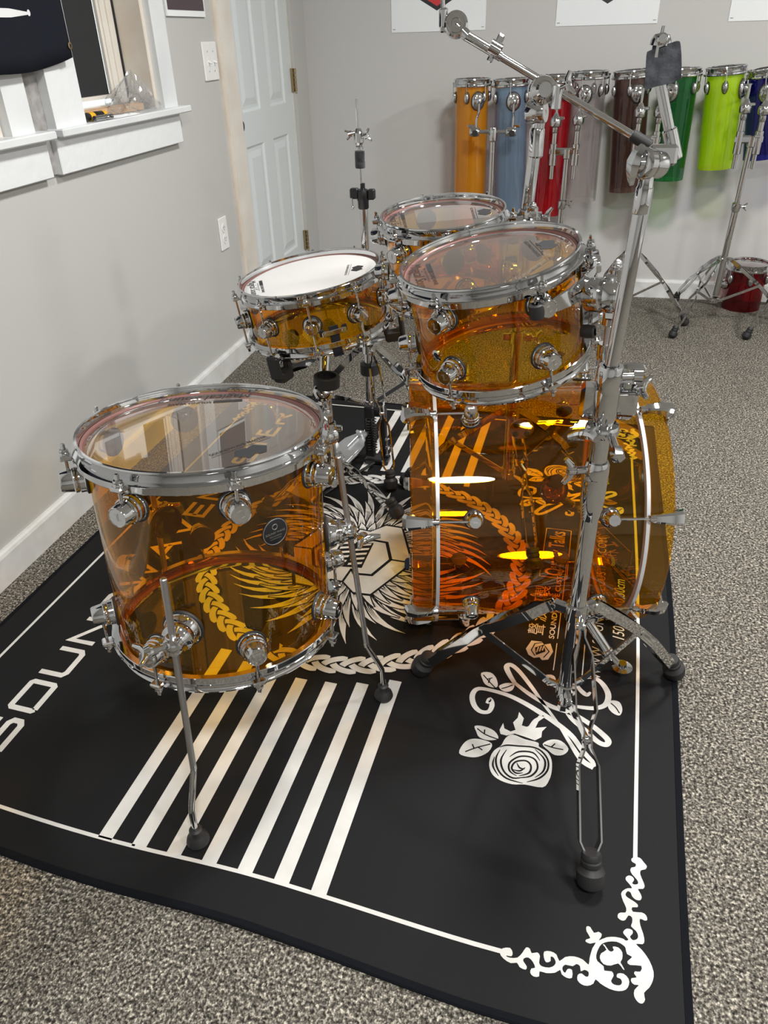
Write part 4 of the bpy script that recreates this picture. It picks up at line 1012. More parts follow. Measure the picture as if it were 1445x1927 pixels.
ATX = AX+.0105; alean = V3((.0105, 0, .245)).normalized()
b = MB(); b.tube((AX,AY,.74), (ATX,AY,.985), .0099, seg=28)
b.lathe([(.0099,0),(.0104,.001),(.0104,.030),(.0092,.032),(.0085,.045),(.0,.045)], mat_at((ATX-.002,AY,.953), alean), 28); b.build('upper_tube', CHROME, A)
# hub clamp on the pole that carries the larger rack tom
b = MB(); cz = .683
b.lathe([(.0135,-.010),(.0225,-.008),(.0245,-.004),(.0245,.004),(.0225,.008),(.0135,.010)], Matrix.Translation((AX,AY,.655)), 32)
c1 = V3((e1.x, e1.y, .662)); c2 = V3((AX+.028, AY+.033, .69))
b.cbox((AX-.018, AY+.020, .69), (.036,.034,.050), m=Matrix.Identity(4), ch=.006)
b.tube((AX-.014, AY+.020, .682), (c1.x, c1.y, c1.z+.006), .0095, seg=18)
b.tube(c1-V3((0,0,.024)), c1+V3((0,0,.030)), .0150, seg=24); b.tube(c2-V3((0,0,.028)), c2+V3((0,0,.030)), .0140, seg=24); b.cbox((AX+.02, AY+.025, .69), (.05,.03,.04), ch=.005)
hc = b.build('hub_clamp', CHROME, A)
b = MB(); wing(b, c2+V3((.004,-.006,.020)), (.9,-.35,.25), .018, .005, up=(-.3,.9,.4)); b.build('wing_bolt', CHROME, hc)
b = MB(); wing(b, (AX-.012, AY-.016, .664), (-.55,-.75,-.30), .027, .0075, up=(-.75,.45,-.35)); b.build('wing_bolt', CHROME, hc)
b = MB(); b.tube((AX+.012,AY-.02,.655), (AX+.020,AY-.045,.645), .0055); b.lathe([(0,0),(.010,0),(.010,.016),(.006,.018),(0,.018)], mat_at((AX+.020,AY-.045,.645),(.2,-1,-.3)), 6); b.build('hex_bolt', CHROME, hc)
# L arm from the clamp to the tom bracket
b = MB(); b.tube(c1-V3((0,0,.035)), e1+V3((0,0,.052)), .0065, seg=16); b.sphere(e1+V3((0,0,.052)), .0075); b.build('tom_arm', CHROME_SOFT, A)
# ratchet tilter at the top with the short boom and the felt
tz = 1.010
b = MB()
tm = mat_at((ATX+.001, AY, tz), (-.80,-.58,.12), up=(0,0,1)) @ Matrix.Scale(.66, 4)
b.lathe([(0,-.03),(.020,-.03),(.0235,-.024),(.0235,-.004),(.019,-.001),(.0265,.002),(.0275,.014),(.022,.020),(.014,.022),(.012,.030),(0,.030)], tm, 36)
b.tube((ATX,AY,.985), (ATX,AY,1.002), .0080)
ra = b.build('ratchet_tilter', CHROME, A)
b = MB()
wm = tm @ Matrix.Translation((0,0,.024))
b.sweep([wm @ V3((.006,.030,.004)), wm @ V3((.002,.016,.012)), wm @ V3((0,0,.014)), wm @ V3((-.002,-.018,.012)), wm @ V3((-.007,-.034,.004))], 1, shape=[(-1,-.4),(1,-.4),(1,.4),(-1,.4)], radii=[.006,.0095,.012,.0095,.006]); b.build('wing_nut', CHROME, ra)
bt0, bt1 = PY(1263, 262, AY+.02), PY(1236, 128, AY+.02)
bd = (bt1-bt0).normalized()
b = MB(); b.tube(bt0-bd*.024, bt0+bd*.012, .0088, seg=24)
b.cbox(((ATX+bt0.x)/2+.004, AY+.012, (tz+bt0.z)/2-.004), (.034,.012,.024), m=Matrix.Identity(4), ch=.004); b.build('boom_holder', CHROME, ra)
b = MB(); b.tube(bt0-bd*.02, bt1+bd*.01, .0062, seg=20); b.build('boom_tube', CHROME, A)
fc = PY(1252, 124, AY+.02)
fm = Matrix.Translation(fc) @ Matrix.Rotation(-.10, 4, 'Z') @ Matrix.Scale(.62, 4)
b = MB(); pf = spline([(-.031,-.036),(-.029,-.0385),(-.012,-.033),(.012,-.028),(.029,-.022),(.0315,-.018),(.027,.010),(.021,.034),(.017,.039),(.008,.038),(-.012,.031),(-.032,.025),(-.036,.020),(-.034,-.005)], 4, True)
b.prism([(x, y) for x, y in pf], .034, fm @ Matrix.Translation((0,.017,0)) @ Matrix.Rotation(PI/2, 4, 'X')); b.build('felt_block', GREYFELT, A, angle=50)
fr_ = PY(1243, 78, AY+.02)
b = MB(); cm = mat_at(fr_-V3((0,0,.012)), (.05,0,1)) @ Matrix.Scale(.68, 4); b.cbox((-.004,0,.006), (.036,.026,.034), m=cm, ch=.006); b.lathe([(.018,.012),(.017,.020),(.012,.028),(.004,.03),(.0035,.040),(0,.040)], cm, 20); b.tube(cm @ V3((-.02,0,.02)), cm @ V3((.022,0,.022)), .006); b.build('top_nut', CHROME, A)
# tripod
RUGZ_CUR = RUGZ
feet = [(.129,.746), (-.214,1.150), (.294,1.243)]
b = MB(); collar(b, AX, AY, zc-.02, .0142, .034, .004)
for fx, fy in feet:
    h = (V3((fx,fy,0))-V3((AX,AY,0))).normalized(); b.cbox((.028,0,zc-.004), (.026,.013,.020), m=Matrix.Translation((AX,AY,0)) @ Matrix.Rotation(math.atan2(h.y,h.x),4,'Z'), ch=.003)
b.build('leg_collar', CHROME, A)
b = MB(); collar(b, AX, AY, .118, .0142, .026, .003)
b.tube((AX,AY,.080),(AX,AY,.11), .0075); b.lathe([(0,0),(.010,0),(.010,.012),(0,.012)], Matrix.Translation((AX,AY,.078)), 6)
for fx, fy in feet:
    h = (V3((fx,fy,0))-V3((AX,AY,0))).normalized(); b.cbox((.024,0,.130), (.024,.011,.014), m=Matrix.Translation((AX,AY,0)) @ Matrix.Rotation(math.atan2(h.y,h.x),4,'Z'), ch=.003)
b.build('lower_collar', CHROME, A)
for fx, fy in feet:
    h = (V3((fx,fy,0))-V3((AX,AY,0))).normalized(); ctr = V3((AX,AY,0))
    rr_ = (V3((fx,fy,0))-ctr).length
    pc = strap_leg(A, ctr+h*.040+V3((0,0,zc-.004)), ctr+h*(rr_-.004)+V3((0,0,.03)), wid=.0165, hgt=.019, th=.0028, bow=.016, pinch=.47, foot_r=.0222, footlen=.056)
    brace(A, pc, ctr+h*.036+V3((0,0,.130)), w=.015)

# B: boom stand behind the rack toms
BX, BYY = PY(990, 405, 1.85).x, 1.85
Bs = thing('cymbal_stand', 'chrome boom cymbal stand behind the rack toms, arm reaching up left', 'cymbal stand', loc=(BX, BYY, RUGZ))
bt_ = PY(1013, 215, BYY)
b = MB(); b.tube((BX,BYY,.10), (BX,BYY,.50), .015, seg=20); b.build('base_tube', CHROME, Bs)
b = MB(); b.tube((BX,BYY,.49), (BX,BYY,.79), .0125, seg=20); b.build('middle_tube', CHROME, Bs)
b = MB(); b.tube((BX,BYY,.78), (bt_.x,BYY,bt_.z-.03), .0135, seg=20); b.lathe([(.0135,0),(.0165,.004),(.0165,.055),(.014,.06),(.0,.06)], Matrix.Translation((bt_.x,BYY,bt_.z-.085)), 24); b.build('upper_tube', CHROME, Bs)
for z_ in (.49, .775):
    b = MB(); collar(b, BX, BYY, z_, .014, .032, .005); b.cbox((BX+.024,BYY,z_+.016), (.024,.014,.018)); b.cbox((BX-.026,BYY-.004,z_+.016), (.022,.012,.016)); js = b.build('joint_sleeve', CHROME, Bs)
    b = MB(); wing(b, (BX+.03,BYY,z_+.016), (1,-.2,0), .02, .005); b.build('wing_bolt', CHROME, js)
q0, q1 = PY(872, 64, BYY), PY(1197, 259, BYY)
bdir = (q1-q0).normalized(); qc = PY(1035, 168, BYY)
b = MB(); b.tube(q0, q0+(q1-q0)*.22, .0098, seg=20); b.tube(q0+(q1-q0)*.20, q1, .0080, seg=20); b.build('boom_arm', CHROME, Bs)
b = MB(); cm = mat_at(PY(932, 92, BYY), bdir); b.lathe([(.0098,-.012),(.0145,-.012),(.0145,.012),(.0098,.012)], cm, 20); b.cbox((0,.018,0), (.014,.022,.014), m=cm, ch=.003); b.cbox((0,-.018,0), (.016,.018,.012), m=cm, ch=.003); b.build('arm_collar', CHROME, Bs)
b = MB()
tm = mat_at(qc+V3((-.012,-.018,.0)), (.25,-.96,.1), up=(0,0,1))
b.lathe([(0,-.045),(.024,-.045),(.027,-.038),(.027,-.024),(.023,-.020),(.026,-.016),(.028,-.006),(.026,.002),(.018,.006),(.014,.014),(0,.014)], tm, 30)
b.tube(qc-bdir*.026+V3((0,0,.0)), qc+bdir*.026, .0155, seg=22)
b.tube(V3((bt_.x,BYY,bt_.z-.035)), V3((bt_.x+.004,BYY,bt_.z+.01)), .014, seg=20)
b.lathe([(0,-.02),(.021,-.02),(.024,-.014),(.024,.014),(.021,.02),(0,.02)], mat_at((bt_.x-.004,BYY,bt_.z+.004), (1,-.25,.1)), 28)
b.tube(qc+V3((.016,-.03,-.035)), qc+V3((.016,-.03,.01)), .0105)
bc_ = b.build('boom_clamp', CHROME, Bs)
b = MB(); wing(b, qc+V3((.022,-.035,.005)), (.75,-.4,.3), .022, .006); b.build('wing_bolt', CHROME, bc_)
hp = PY(858, 46, BYY)
b = MB(); hm = mat_at(hp, (.12,-.97,.2)); b.lathe([(0,-.016),(.021,-.016),(.0245,-.012),(.0245,.006),(.021,.010),(.018,.010),(.017,.014),(.010,.014),(.009,.010),(.0035,.010),(.003,.004),(0,.004)], hm, 36)
b.tube(hp, q0+bdir*.01, .011); b.cbox((-.026,.008,-.004), (.016,.044,.020), m=mat_at(hp, (0,-1,0), up=(0,0,1)) @ Matrix.Rotation(0.0,4,'Z'), ch=.003)
ti = b.build('cymbal_tilter', CHROME, Bs)
r0_, r1_ = PY(834, 30, BYY), PY(832, -40, BYY)
b = MB(); b.tube(r0_-V3((0,0,.02)), r0_+V3((0,0,.012)), .0095); b.tube(r0_, r1_, .0045); b.build('cymbal_rod', CHROME, ti)
rb = PY(1212, 262, BYY)
b = MB(); b.tube(q1-bdir*.012, q1+bdir*.035, .0125); b.build('rubber_end', RUBBER, Bs)
b = MB(); collar(b, BX, BYY, .285, .0155, .03, .004); b.build('leg_collar', CHROME, Bs)
b = MB(); collar(b, BX, BYY, .11, .0155, .026, .003); b.build('lower_collar', CHROME, Bs)
for i in range(3):
    a = math.radians(-72+120*i); h = V3((math.cos(a), math.sin(a), 0)); ctr = V3((BX,BYY,0))
    pc = strap_leg(Bs, ctr+h*.026+V3((0,0,.30)), ctr+h*.30+V3((0,0,.03)), wid=.013, hgt=.017, bow=.016, pinch=.47, foot_r=.023)
    brace(Bs, pc, ctr+h*.022+V3((0,0,.122)))
# small clamp arm that carries the smaller rack tom
b = MB(); b.tube((BX,BYY-.0,.62), (e2.x, e2.y, .62), .0075); b.tube((e2.x,e2.y,.615), (e2.x,e2.y,e2.z+.05), .0062); b.lathe([(.020,-.02),(.022,-.016),(.022,.016),(.020,.02)], Matrix.Translation((BX,BYY,.62)), 24); b.build('tom_arm', CHROME_SOFT, Bs)

# ---- hi-hat stand
HY = 2.06
hx = PY(683, 368, HY).x
Hs = thing('hi_hat_stand', 'chrome hi-hat stand with black pull rod clutch rising behind the snare', 'hi-hat stand', loc=(hx, HY, RUGZ))
def hz(px, py): return PY(px, py, HY).z
t0 = hz(674,186)
b = MB(); b.tube((hx-.004,HY,hz(684,350)), (hx-.008,HY,t0), .0032, seg=12); b.build('pull_rod', CHROME, Hs)
b = MB()
c = V3((hx-.006,HY,hz(676,258))); b.lathe([(.004,-.028),(.011,-.028),(.011,-.022),(.008,-.02),(.010,-.016),(.013,-.012),(.013,.010),(.010,.014),(.007,.020),(.004,.020)], Matrix.Translation(c), 20); cl_ = b.build('clutch', CHROME, Hs)
b = MB(); wing(b, c+V3((.008,-.004,.0)), (.9,-.3,.25), .014, .0035); wing(b, c+V3((-.004,-.004,.012)), (-.8,-.3,-.2), .011, .003); b.build('wing_bolt', CHROME, cl_)
z_ = hz(679,300)
b = MB(); b.lathe([(.004,-.0215),(.0125,-.0205),(.0135,-.018),(.0135,-.006),(.0128,-.005),(.0135,-.004),(.0135,.014),(.0125,.020),(.004,.021)], Matrix.Translation((hx-.004,HY,z_)), 24); b.build('felt', BLACKF, cl_)
z_ = hz(683,368)
b = MB(); b.lathe([(.004,.030),(.0062,.030),(.0062,.018),(.015,.014),(.0165,.008),(.0165,-.010),(.0145,-.014),(.0145,-.030),(.0125,-.033),(0,-.033)], Matrix.Translation((hx,HY,z_)), 24)
b.cbox((hx-.022,HY-.004,z_+.006), (.022,.02,.026), ch=.003); b.cbox((hx+.024,HY-.002,z_+.004), (.018,.02,.026), ch=.003); b.build('cymbal_seat', BLACKP, Hs)
b = MB(); b.tube((hx-.028,HY-.012,z_-.004), (hx-.026,HY-.014,z_-.026), .0025); b.sphere((hx-.026,HY-.014,z_-.027), .0045); b.build('tilt_screw', CHROME, Hs)
b = MB(); b.tube((hx,HY,.42), (hx,HY,z_-.03), .0115, seg=22); b.build('upper_tube', CHROME, Hs)
b = MB(); b.tube((hx,HY,.17), (hx,HY,.43), .0145, seg=22); b.build('base_tube', CHROME, Hs)
b = MB(); collar(b, hx, HY, .40, .0155, .045, .003); b.build('black_sleeve', BLACKP, Hs)
b = MB(); collar(b, hx, HY, .295, .0155, .035, .012); b.build('rubber_ring', RUBBER, Hs)
b = MB(); collar(b, hx, HY, .36, .0155, .028, .005)
for i in range(3): b.cbox((.03,0,.372), (.026,.012,.018), m=Matrix.Translation((hx,HY,0)) @ Matrix.Rotation(math.radians(-62+120*i),4,'Z'), ch=.003)
b.build('leg_collar', CHROME, Hs)
b = MB(); collar(b, hx, HY, .19, .0155, .022, .004); b.build('lower_collar', CHROME, Hs)
fh = FL(735, 912, .02); ctr = V3((hx,HY,0)); a0 = math.atan2(fh.y-HY, fh.x-hx); rr_ = (V3((fh.x,fh.y,0))-ctr).length
for i in range(3):
    a = a0+i*2*PI/3; h = V3((math.cos(a), math.sin(a), 0))
    pc = strap_leg(Hs, ctr+h*.03+V3((0,0,.372)), ctr+h*(rr_ if i == 0 else .29)+V3((0,0,.03)), wid=.016, hgt=.010 if i == 0 else .017, th=.004, bow=.016, pinch=.47, foot_r=.021)
    if i: brace(Hs, pc, ctr+h*.022+V3((0,0,.20)))
# pedal frame, spring housing and footboard
P0 = FL(735, 800, .07); P1_ = FL(600, 905, .02)
pd = V3((P1_.x-P0.x, P1_.y-P0.y, 0)); PLn = .30; pdn = pd.normalized(); sdn = V3((-pdn.y, pdn.x, 0))
toe = V3((hx, HY, 0)) + pdn*.035 + V3((0,0,.115)); heel = V3((hx,HY,0)) + pdn*.335 + V3((0,0,.020))
b = MB(); b.cbox((hx-.001,HY-.02,.115), (.030,.020,.17), ch=.004); b.cbox((hx+.036,HY+.01,.095), (.018,.022,.17), ch=.004); b.cbox((hx+.016,HY,.175), (.062,.03,.03), ch=.005)
b.cbox((hx+.018,HY-.01,.014), (.075,.05,.018), ch=.004); b.build('pedal_frame', BLACKP, Hs)
b = MB()
for cx in (hx-.002, hx+.016):
    b.sweep([V3((cx+.0075*math.cos(k*.9), HY-.036+.0075*math.sin(k*.9), .165-.105*k/84)) for k in range(85)], .0017, seg=6)
b.build('spring', RUBBER, Hs)
dn = (heel-toe).normalized(); nn_ = sdn.cross(dn); 
if nn_.z < 0: nn_ = -nn_
fm = Matrix((sdn, dn, nn_)).transposed().to_4x4(); fm.translation = toe
Lp = (heel-toe).length
b = MB(); b.prism([(-.016,0),(.016,0),(.018,.02),(.038,.05),(.044,.09),(.042,Lp-.09),(.036,Lp-.06),(-.036,Lp-.06),(-.042,Lp-.09),(-.044,.09),(-.038,.05),(-.018,.02)], .005, fm)
for s_ in (-1,1): b.cbox((s_*.0415, .16, .006), (.003,.16,.012), m=fm, ch=.001)
b.cbox((0,.045,.011), (.003,.075,.004), m=fm, ch=.001); b.cbox((0,.21,.0062), (.003,.06,.003), m=fm, ch=.001)
fb = b.build('footboard', ALU, Hs, smooth=False)
b = MB(); hxp = [(.024*math.cos(PI/6+i*PI/3), .135+.026*math.sin(PI/6+i*PI/3)) for i in range(6)]; b.sweep([fm @ V3((*p_, .0055)) for p_ in hxp], .0012, seg=6, closed=True)
for k in (-1,0,1): b.cbox((k*.010,.135,.0057), (.004,.024,.001), m=fm, ch=.0003)
b.build('board_emblem', STEEL, fb)
b = MB(); b.cbox((0,.022,.014), (.020,.010,.022), m=fm, ch=.003); b.build('chain_stop', ALU, fb)
b = MB(); b.cbox((0,Lp-.045,-.001), (.086,.075,.012), m=fm, ch=.004); b.build('heel_plate', ALU, Hs)
b = MB(); 
for s_ in (-.034,.034): b.tube(toe+sdn*s_+V3((0,0,-.095)), heel+sdn*s_*.9-V3((0,0,.009)), .0045)
b.build('radius_rods', BLACKP, Hs)
b = MB()
for k in range(3): b.lathe([(0,0),(.006,0),(.006,.010),(0,.010)], mat_at((hx+.046,HY-.01,.03+.028*k), (1,-.3,0)), 12)
b.build('frame_bolts', CHROME, Hs)

# ------------------------------------------------------------------ row of tube toms by the back wall
TY = 3.80
def pod_lug(M_, R, az, z, parent, zt):
    m = M_ @ Matrix.Rotation(math.radians(az), 4, 'Z')
    b = MB(); b.sphere((R+.006, 0, z), 1, 14, sc=(.011,.011,.021), m=m); b.tube(m @ V3((R+.013,0,z)), m @ V3((R+.013,0,zt+.008)), .0022, seg=8); b.tube(m @ V3((R+.013,0,zt+.004)), m @ V3((R+.013,0,zt+.012)), .0042, seg=8)
    o = b.build('lug', CHROME, parent)
    b = MB(); b.sphere((R+.0015, 0, z), 1, 14, sc=(.003,.0135,.0245), m=m); b.build('gasket', RUBBER, o)
R_T = .072
def tube_tom(label, top, bot, mat, y=TY, R=R_T, azm=-70, azl=0, mount=True, skin_m=None, mz=.085):
    tp, bt = PY(*top, y), PY(*bot, y)
    n = (tp-bt); T = n.length; n.normalize()
    M_ = drum_matrix(tp, n, T)
    t = thing('tube_tom', label, 'drum', M_, group='tube toms by the back wall')
    b = MB(); b.lathe([(R,0),(R,T-.014),(R-.005,T-.014),(R-.005,0)], M_, 64, closed=True); b.build('shell', mat, t)
    b = MB(); b.lathe([(R-.001,T-.013),(R-.012,T-.010),(0,T-.010)], M_, 48); b.build('top_skin', HEAD, t)
    b = MB(); b.lathe([(R+.003,T-.030),(R+.003,T-.002),(R+.005,T),(R+.008,T-.001),(R+.009,T-.004),(R+.0062,T-.008),(R+.0062,T-.020),(R+.014,T-.023),(R+.0145,T-.028),(R+.012,T-.031)], M_, 64, closed=True); b.build('top_hoop', CHROME, t)
    for i in range(6): pod_lug(M_, R, azl+60*i, T-.072, t, T-.024)
    if mount:
        m = M_ @ Matrix.Rotation(math.radians(azm), 4, 'Z')
        b = MB(); b.sphere((R+.004,0,T-mz), 1, 24, sc=(.014,.029,.035), m=m); b.sphere((R+.018,0,T-mz), 1, 16, sc=(.012,.014,.016), m=m); b.tube(m @ V3((R+.018,0,T-mz+.004)), m @ V3((R+.034,.018,T-mz+.014)), .0045); o = b.build('mount_bracket', CHROME, t)
        b = MB(); b.sphere((R+.002,0,T-mz), 1, 24, sc=(.006,.032,.038), m=m); b.build('gasket', RUBBER, o)
        return t, m @ V3((R+.020,0,T-mz-.012))
    return t, None
tt = {}
for k, a in dict(
  amber=('amber tube tom, first from the left in the row by the back wall', (889,147), (882,425), T_AMBER, -62, 20),
  sky=('pale blue translucent tube tom in the row by the back wall', (963,147), (957,452), T_SKY, -78, 32),
  red=('long red translucent tube tom in the row by the back wall', (1048,140), (1028,402), T_RED, -92, 5),
  clear=('colourless clear tube tom between the red and brown ones', (1110,133), (1090,376), T_CLEAR, -100, 12),
  brown=('smoke brown tube tom in the row by the back wall', (1191,131), (1176,358), T_BROWN, -72, 22),
  green=('dark green tube tom in the row by the back wall', (1283,127), (1252,337), T_GREEN, -118, 15),
  lime=('bright lime green tube tom near the right edge', (1367,124), (1345,316), T_LIME, -30, 25),
  blue=('dark blue tube tom cut by the right edge of view', (1447,127), (1432,297), T_BLUE, -100, 15)).items():
    tt[k] = tube_tom(a[0], a[1], a[2], a[3], azm=a[4], azl=a[5])
def ball_socket(b, c, h=.085):
    """L arm, ball clamp and socket between a drum bracket and the crossbar"""
    c = V3(c)
    b.tube(c+V3((0,0,h*.75)), c+V3((0,0,h*1.5)), .0055)
    b.lathe([(.010,0),(.012,.004),(.012,.020),(.022,.026),(.024,.034),(.024,.048),(.020,.056),(.012,.066),(.008,.075),(0,.075)], Matrix.Translation(c), 22)
    b.tube(c-V3((0,0,.075)), c, .0105); b.cbox((c.x+.02,c.y,c.z+.055), (.03,.014,.012), ch=.003)
def double_stand(label, pole_top, px_base, y, arms, style=0, ang=-90, feetz=None, basexy=None, spread=.27, visible_tripod=True, hubz=.24):
    """double tom stand: tripod, telescoping pole, crossbar with two holders"""
    RZ = 0
    pt = PY(*pole_top, y)
    bx = px_base
    t = thing('tom_stand', label, 'drum stand', loc=(bx, y, 0), group='double tom stands by the back wall')
    lo = V3((bx, y, .06)); ax_ = (pt-lo)
    b = MB(); b.tube(lo+ax_*((.12-.06)/ax_.z), lo+ax_*((.50-.06)/ax_.z), .0145, seg=18); b.build('base_tube', CHROME, t)
    b = MB(); b.tube(lo+ax_*((.49-.06)/ax_.z), pt, .0115, seg=18); b.build('upper_tube', CHROME, t)
    cj = lo+ax_*((.485-.06)/ax_.z)
    b = MB(); b.lathe([(.012,-.01),(.0175,-.006),(.019,0),(.019,.024),(.016,.028),(.0115,.03)], mat_at(cj, ax_), 20); js = b.build('joint_sleeve', CHROME, t)
    b = MB(); wing(b, cj+V3((.014,0,.012)), (1,-.2,0), .015, .004); b.build('wing_bolt', CHROME, js)
    for nm, zz_ in (('leg_collar', hubz+.02), ('lower_collar', .10)):
        b = MB(); b.lathe([(.0145,-.012),(.019,-.010),(.019,.010),(.0145,.012)], mat_at(lo+ax_*((zz_-.06)/ax_.z), ax_), 20)
        for i in range(3):
            a = math.radians(ang+120*i); q_ = lo+ax_*((zz_-.06)/ax_.z); b.cbox((.024,0,0), (.022,.012,.014), m=Matrix.Translation(q_) @ Matrix.Rotation(a,4,'Z'), ch=.003)
        b.build(nm, CHROME, t)
    for i in range(3):
        a = math.radians(ang+120*i); h = V3((math.cos(a), math.sin(a), 0)); ctr = V3((bx, y, 0))
        pc = strap_leg(t, ctr+h*.03+V3((0,0,hubz+.02)), ctr+h*spread+V3((0,0,.03)), wid=.014, hgt=.013, bow=.014, pinch=.47, foot_r=.019, footlen=.046)
        brace(t, pc, ctr+h*.026+V3((0,0,.10)), w=.010)
    return t, pt
RUGZ_CUR = 0.0
# stand 1: amber + pale blue
cb = PY(928, 246, TY-.15)
t, pt = double_stand('double tom stand carrying the amber and pale blue tubes', (928,250), PY(924,370,TY-.15).x, TY-.15, None, ang=-75)
b = MB(); l_, r_ = PY(893,246,TY-.15), PY(962,244,TY-.15)
b.lathe([(.012,-.035),(.017,-.030),(.019,.010),(.016,.022),(0,.022)], Matrix.Translation(pt), 22)
b.tube((l_.x-.004,l_.y,pt.z+.004), (r_.x+.004,r_.y,pt.z+.004), .0085)
for p_ in (l_, r_):
    b.lathe([(0,-.02),(.017,-.02),(.020,-.015),(.020,.015),(.017,.02),(0,.02)], mat_at((p_.x,p_.y,pt.z+.004), (1,0,0)), 22)
b.cbox((l_.x-.016,l_.y,pt.z+.026), (.030,.008,.012), ch=.002); b.cbox((r_.x+.020,l_.y,pt.z+.026), (.030,.008,.012), ch=.002)
cbar = b.build('crossbar', CHROME, t)
b = MB()
for p_ in (l_, r_): b.tube((p_.x+.004,p_.y-.021,pt.z), (p_.x+.004,p_.y-.019,pt.z), .0125)
b.build('rubber_cap', RUBBER, cbar)
for k, p_ in (('amber', l_), ('sky', r_)):
    e = tt[k][1]; b = MB(); b.sweep([V3((p_.x+.006,p_.y,pt.z+.004)), V3((p_.x+.006,p_.y,pt.z+.055)), V3((e.x,e.y-.004,e.z-.03)), V3((e.x,e.y-.004,e.z+.03))], .005); b.build('l_arm', CHROME, t)
def twin(label, key1, key2, pxl, pxr, pbar, base_px, y, ang, spread=.27, hubz=.24):
    t, pt = double_stand(label, pbar, PY(*base_px, y).x, y, None, ang=ang, spread=spread, hubz=hubz)
    l_, r_ = PY(*pxl, y), PY(*pxr, y); zb = pt.z
    b = MB(); b.cbox(((l_.x+r_.x)/2, y, zb), (abs(r_.x-l_.x)+.035, .026, .030), ch=.006)
    for p_ in (l_, r_): b.tube((p_.x,y,zb-.055), (p_.x,y,zb+.03), .0155, seg=18)
    b.lathe([(.012,-.03),(.016,-.026),(.017,.01),(0,.01)], Matrix.Translation(pt), 20)
    b.cbox(((l_.x+r_.x)/2+.03, y-.016, zb+.012), (.022,.01,.010), ch=.002)
    cb_ = b.build('crossbar', CHROME, t)
    for p_, k in ((l_, key1), (r_, key2)):
        b = MB(); ball_socket(b, (p_.x, y, p_.z-.02)); b.tube((p_.x,y,zb-.11), (p_.x,y,p_.z), .0088)
        b.build('tom_holder', CHROME, t)
        e = tt[k][1]
        b = MB(); b.sweep([V3((p_.x,y,p_.z+.055)), V3((p_.x,y,p_.z+.085)), V3((e.x,e.y-.003,e.z-.02)), V3((e.x,e.y-.003,e.z+.03))], .005); b.build('l_arm', CHROME, t)
twin('double tom stand carrying the red and clear tubes', 'red', 'clear', (1045,240), (1087,236), (1067,285), (1056,400), TY-.16, -75)
twin('double tom stand carrying the brown and green tubes, partly hidden by the thick pole', 'brown', 'green', (1203,222), (1240,222), (1222,262), (1180,520), TY-.16, -16, spread=.28, hubz=.285)
twin('double tom stand carrying the lime and dark blue tubes at right', 'lime', 'blue', (1400,215), (1436,218), (1415,262), (1352,525), TY-.16, -126, spread=.31, hubz=.262)

t5, pt5 = double_stand('chrome stand at the right edge, only one rubber foot and its leg in view', (1560,262), 1.02, TY-.18, None, ang=-140, spread=.315, hubz=.262)
b = MB(); b.tube(pt5-V3((.07,0,0)), pt5+V3((.07,0,0)), .0085); b.build('crossbar', CHROME, t5)
# ---- small red drum standing on the carpet
bc0 = FL(1392, 578, 0)
RY = bc0.y
tp = PY(1407, 492, RY)
rr_ = .085
n = V3((.0,0,1)); M_ = Matrix.Translation((bc0.x, RY, .001))
T = tp.z
t = thing('small_drum', 'small red acrylic drum standing on the carpet at right', 'drum', M_)
b = MB(); b.lathe([(rr_,0),(rr_,T-.03),(rr_-.005,T-.03),(rr_-.005,0)], M_, 64, closed=True); b.build('shell', T_DARKRED, t)
b = MB(); b.lathe([(rr_-.001,T-.012),(rr_-.012,T-.010),(0,T-.010)], M_, 48); b.build('top_skin', HEAD, t)
b = MB(); b.lathe([(rr_+.003,T-.034),(rr_+.003,T-.004),(rr_+.005,T-.002),(rr_+.008,T-.003),(rr_+.006,T-.010),(rr_+.0062,T-.022),(rr_+.014,T-.025),(rr_+.0145,T-.030),(rr_+.012,T-.034)], M_, 64, closed=True); b.build('top_hoop', CHROME, t)
for i in range(6): pod_lug(M_, rr_, -88+60*i, T-.072, t, T-.024)
mm_ = M_ @ Matrix.Rotation(math.radians(186), 4, 'Z')
b = MB(); b.lathe([(.024,0),(.024,.012),(.018,.020),(.018,.036),(0,.036)], mm_ @ mat_at((rr_,0,T-.105), (1,0,0)), 26); b.tube(mm_ @ V3((rr_+.03,0,T-.105)), mm_ @ V3((rr_+.055,0,T-.100)), .006); o = b.build('mount_bracket', CHROME, t)
mm_ = M_ @ mat_at(pol(rr_-.0005, -100, T*.50), pol(1,-100,0), up=(0,0,1))
b = MB(); b.lathe([(.019,.0),(.019,.0018),(.0165,.0018),(.0165,0)], mm_, 30, closed=True)
for s_ in (-.006, .0, .006): b.box((s_,0,.001), (.0022,.018,.0014), m=mm_)
b.build('badge', T_RED, t)

# ------------------------------------------------------------------ things at the windows
# cloth hanging over the window
t = thing('flag', 'navy black cloth flag with a white blade hanging over the left windows', 'flag', loc=(XW+.05, 1.7, 1.1))
fx = XW+.052
nA, nB = 60, 26
b = MB(); vs = []; fs = []
e0, e1_ = PX(0, 141, fx), PX(135, 108, fx)
for i in range(nA+1):
    s_ = i/nA; y = .95 + (e1_.y-.95)*s_
    zb = e0.z + (e1_.z-e0.z)*max(0, (y-e0.y)/(e1_.y-e0.y)) - .010*math.sin(PI*min(1, max(0,(y-e0.y)/(e1_.y-e0.y)))) 
    for j in range(nB+1):
        q_ = j/nB; z = zb + (2.02-zb)*q_
        vs.append(V3((fx + .004*math.sin(y*19+1.2)*(1-q_*.7) + .0012*math.sin(y*47+z*5)*(1-q_), y, z)))
for i in range(nA):
    for j in range(nB): a = i*(nB+1)+j; fs.append([a, a+nB+1, a+nB+2, a+1])
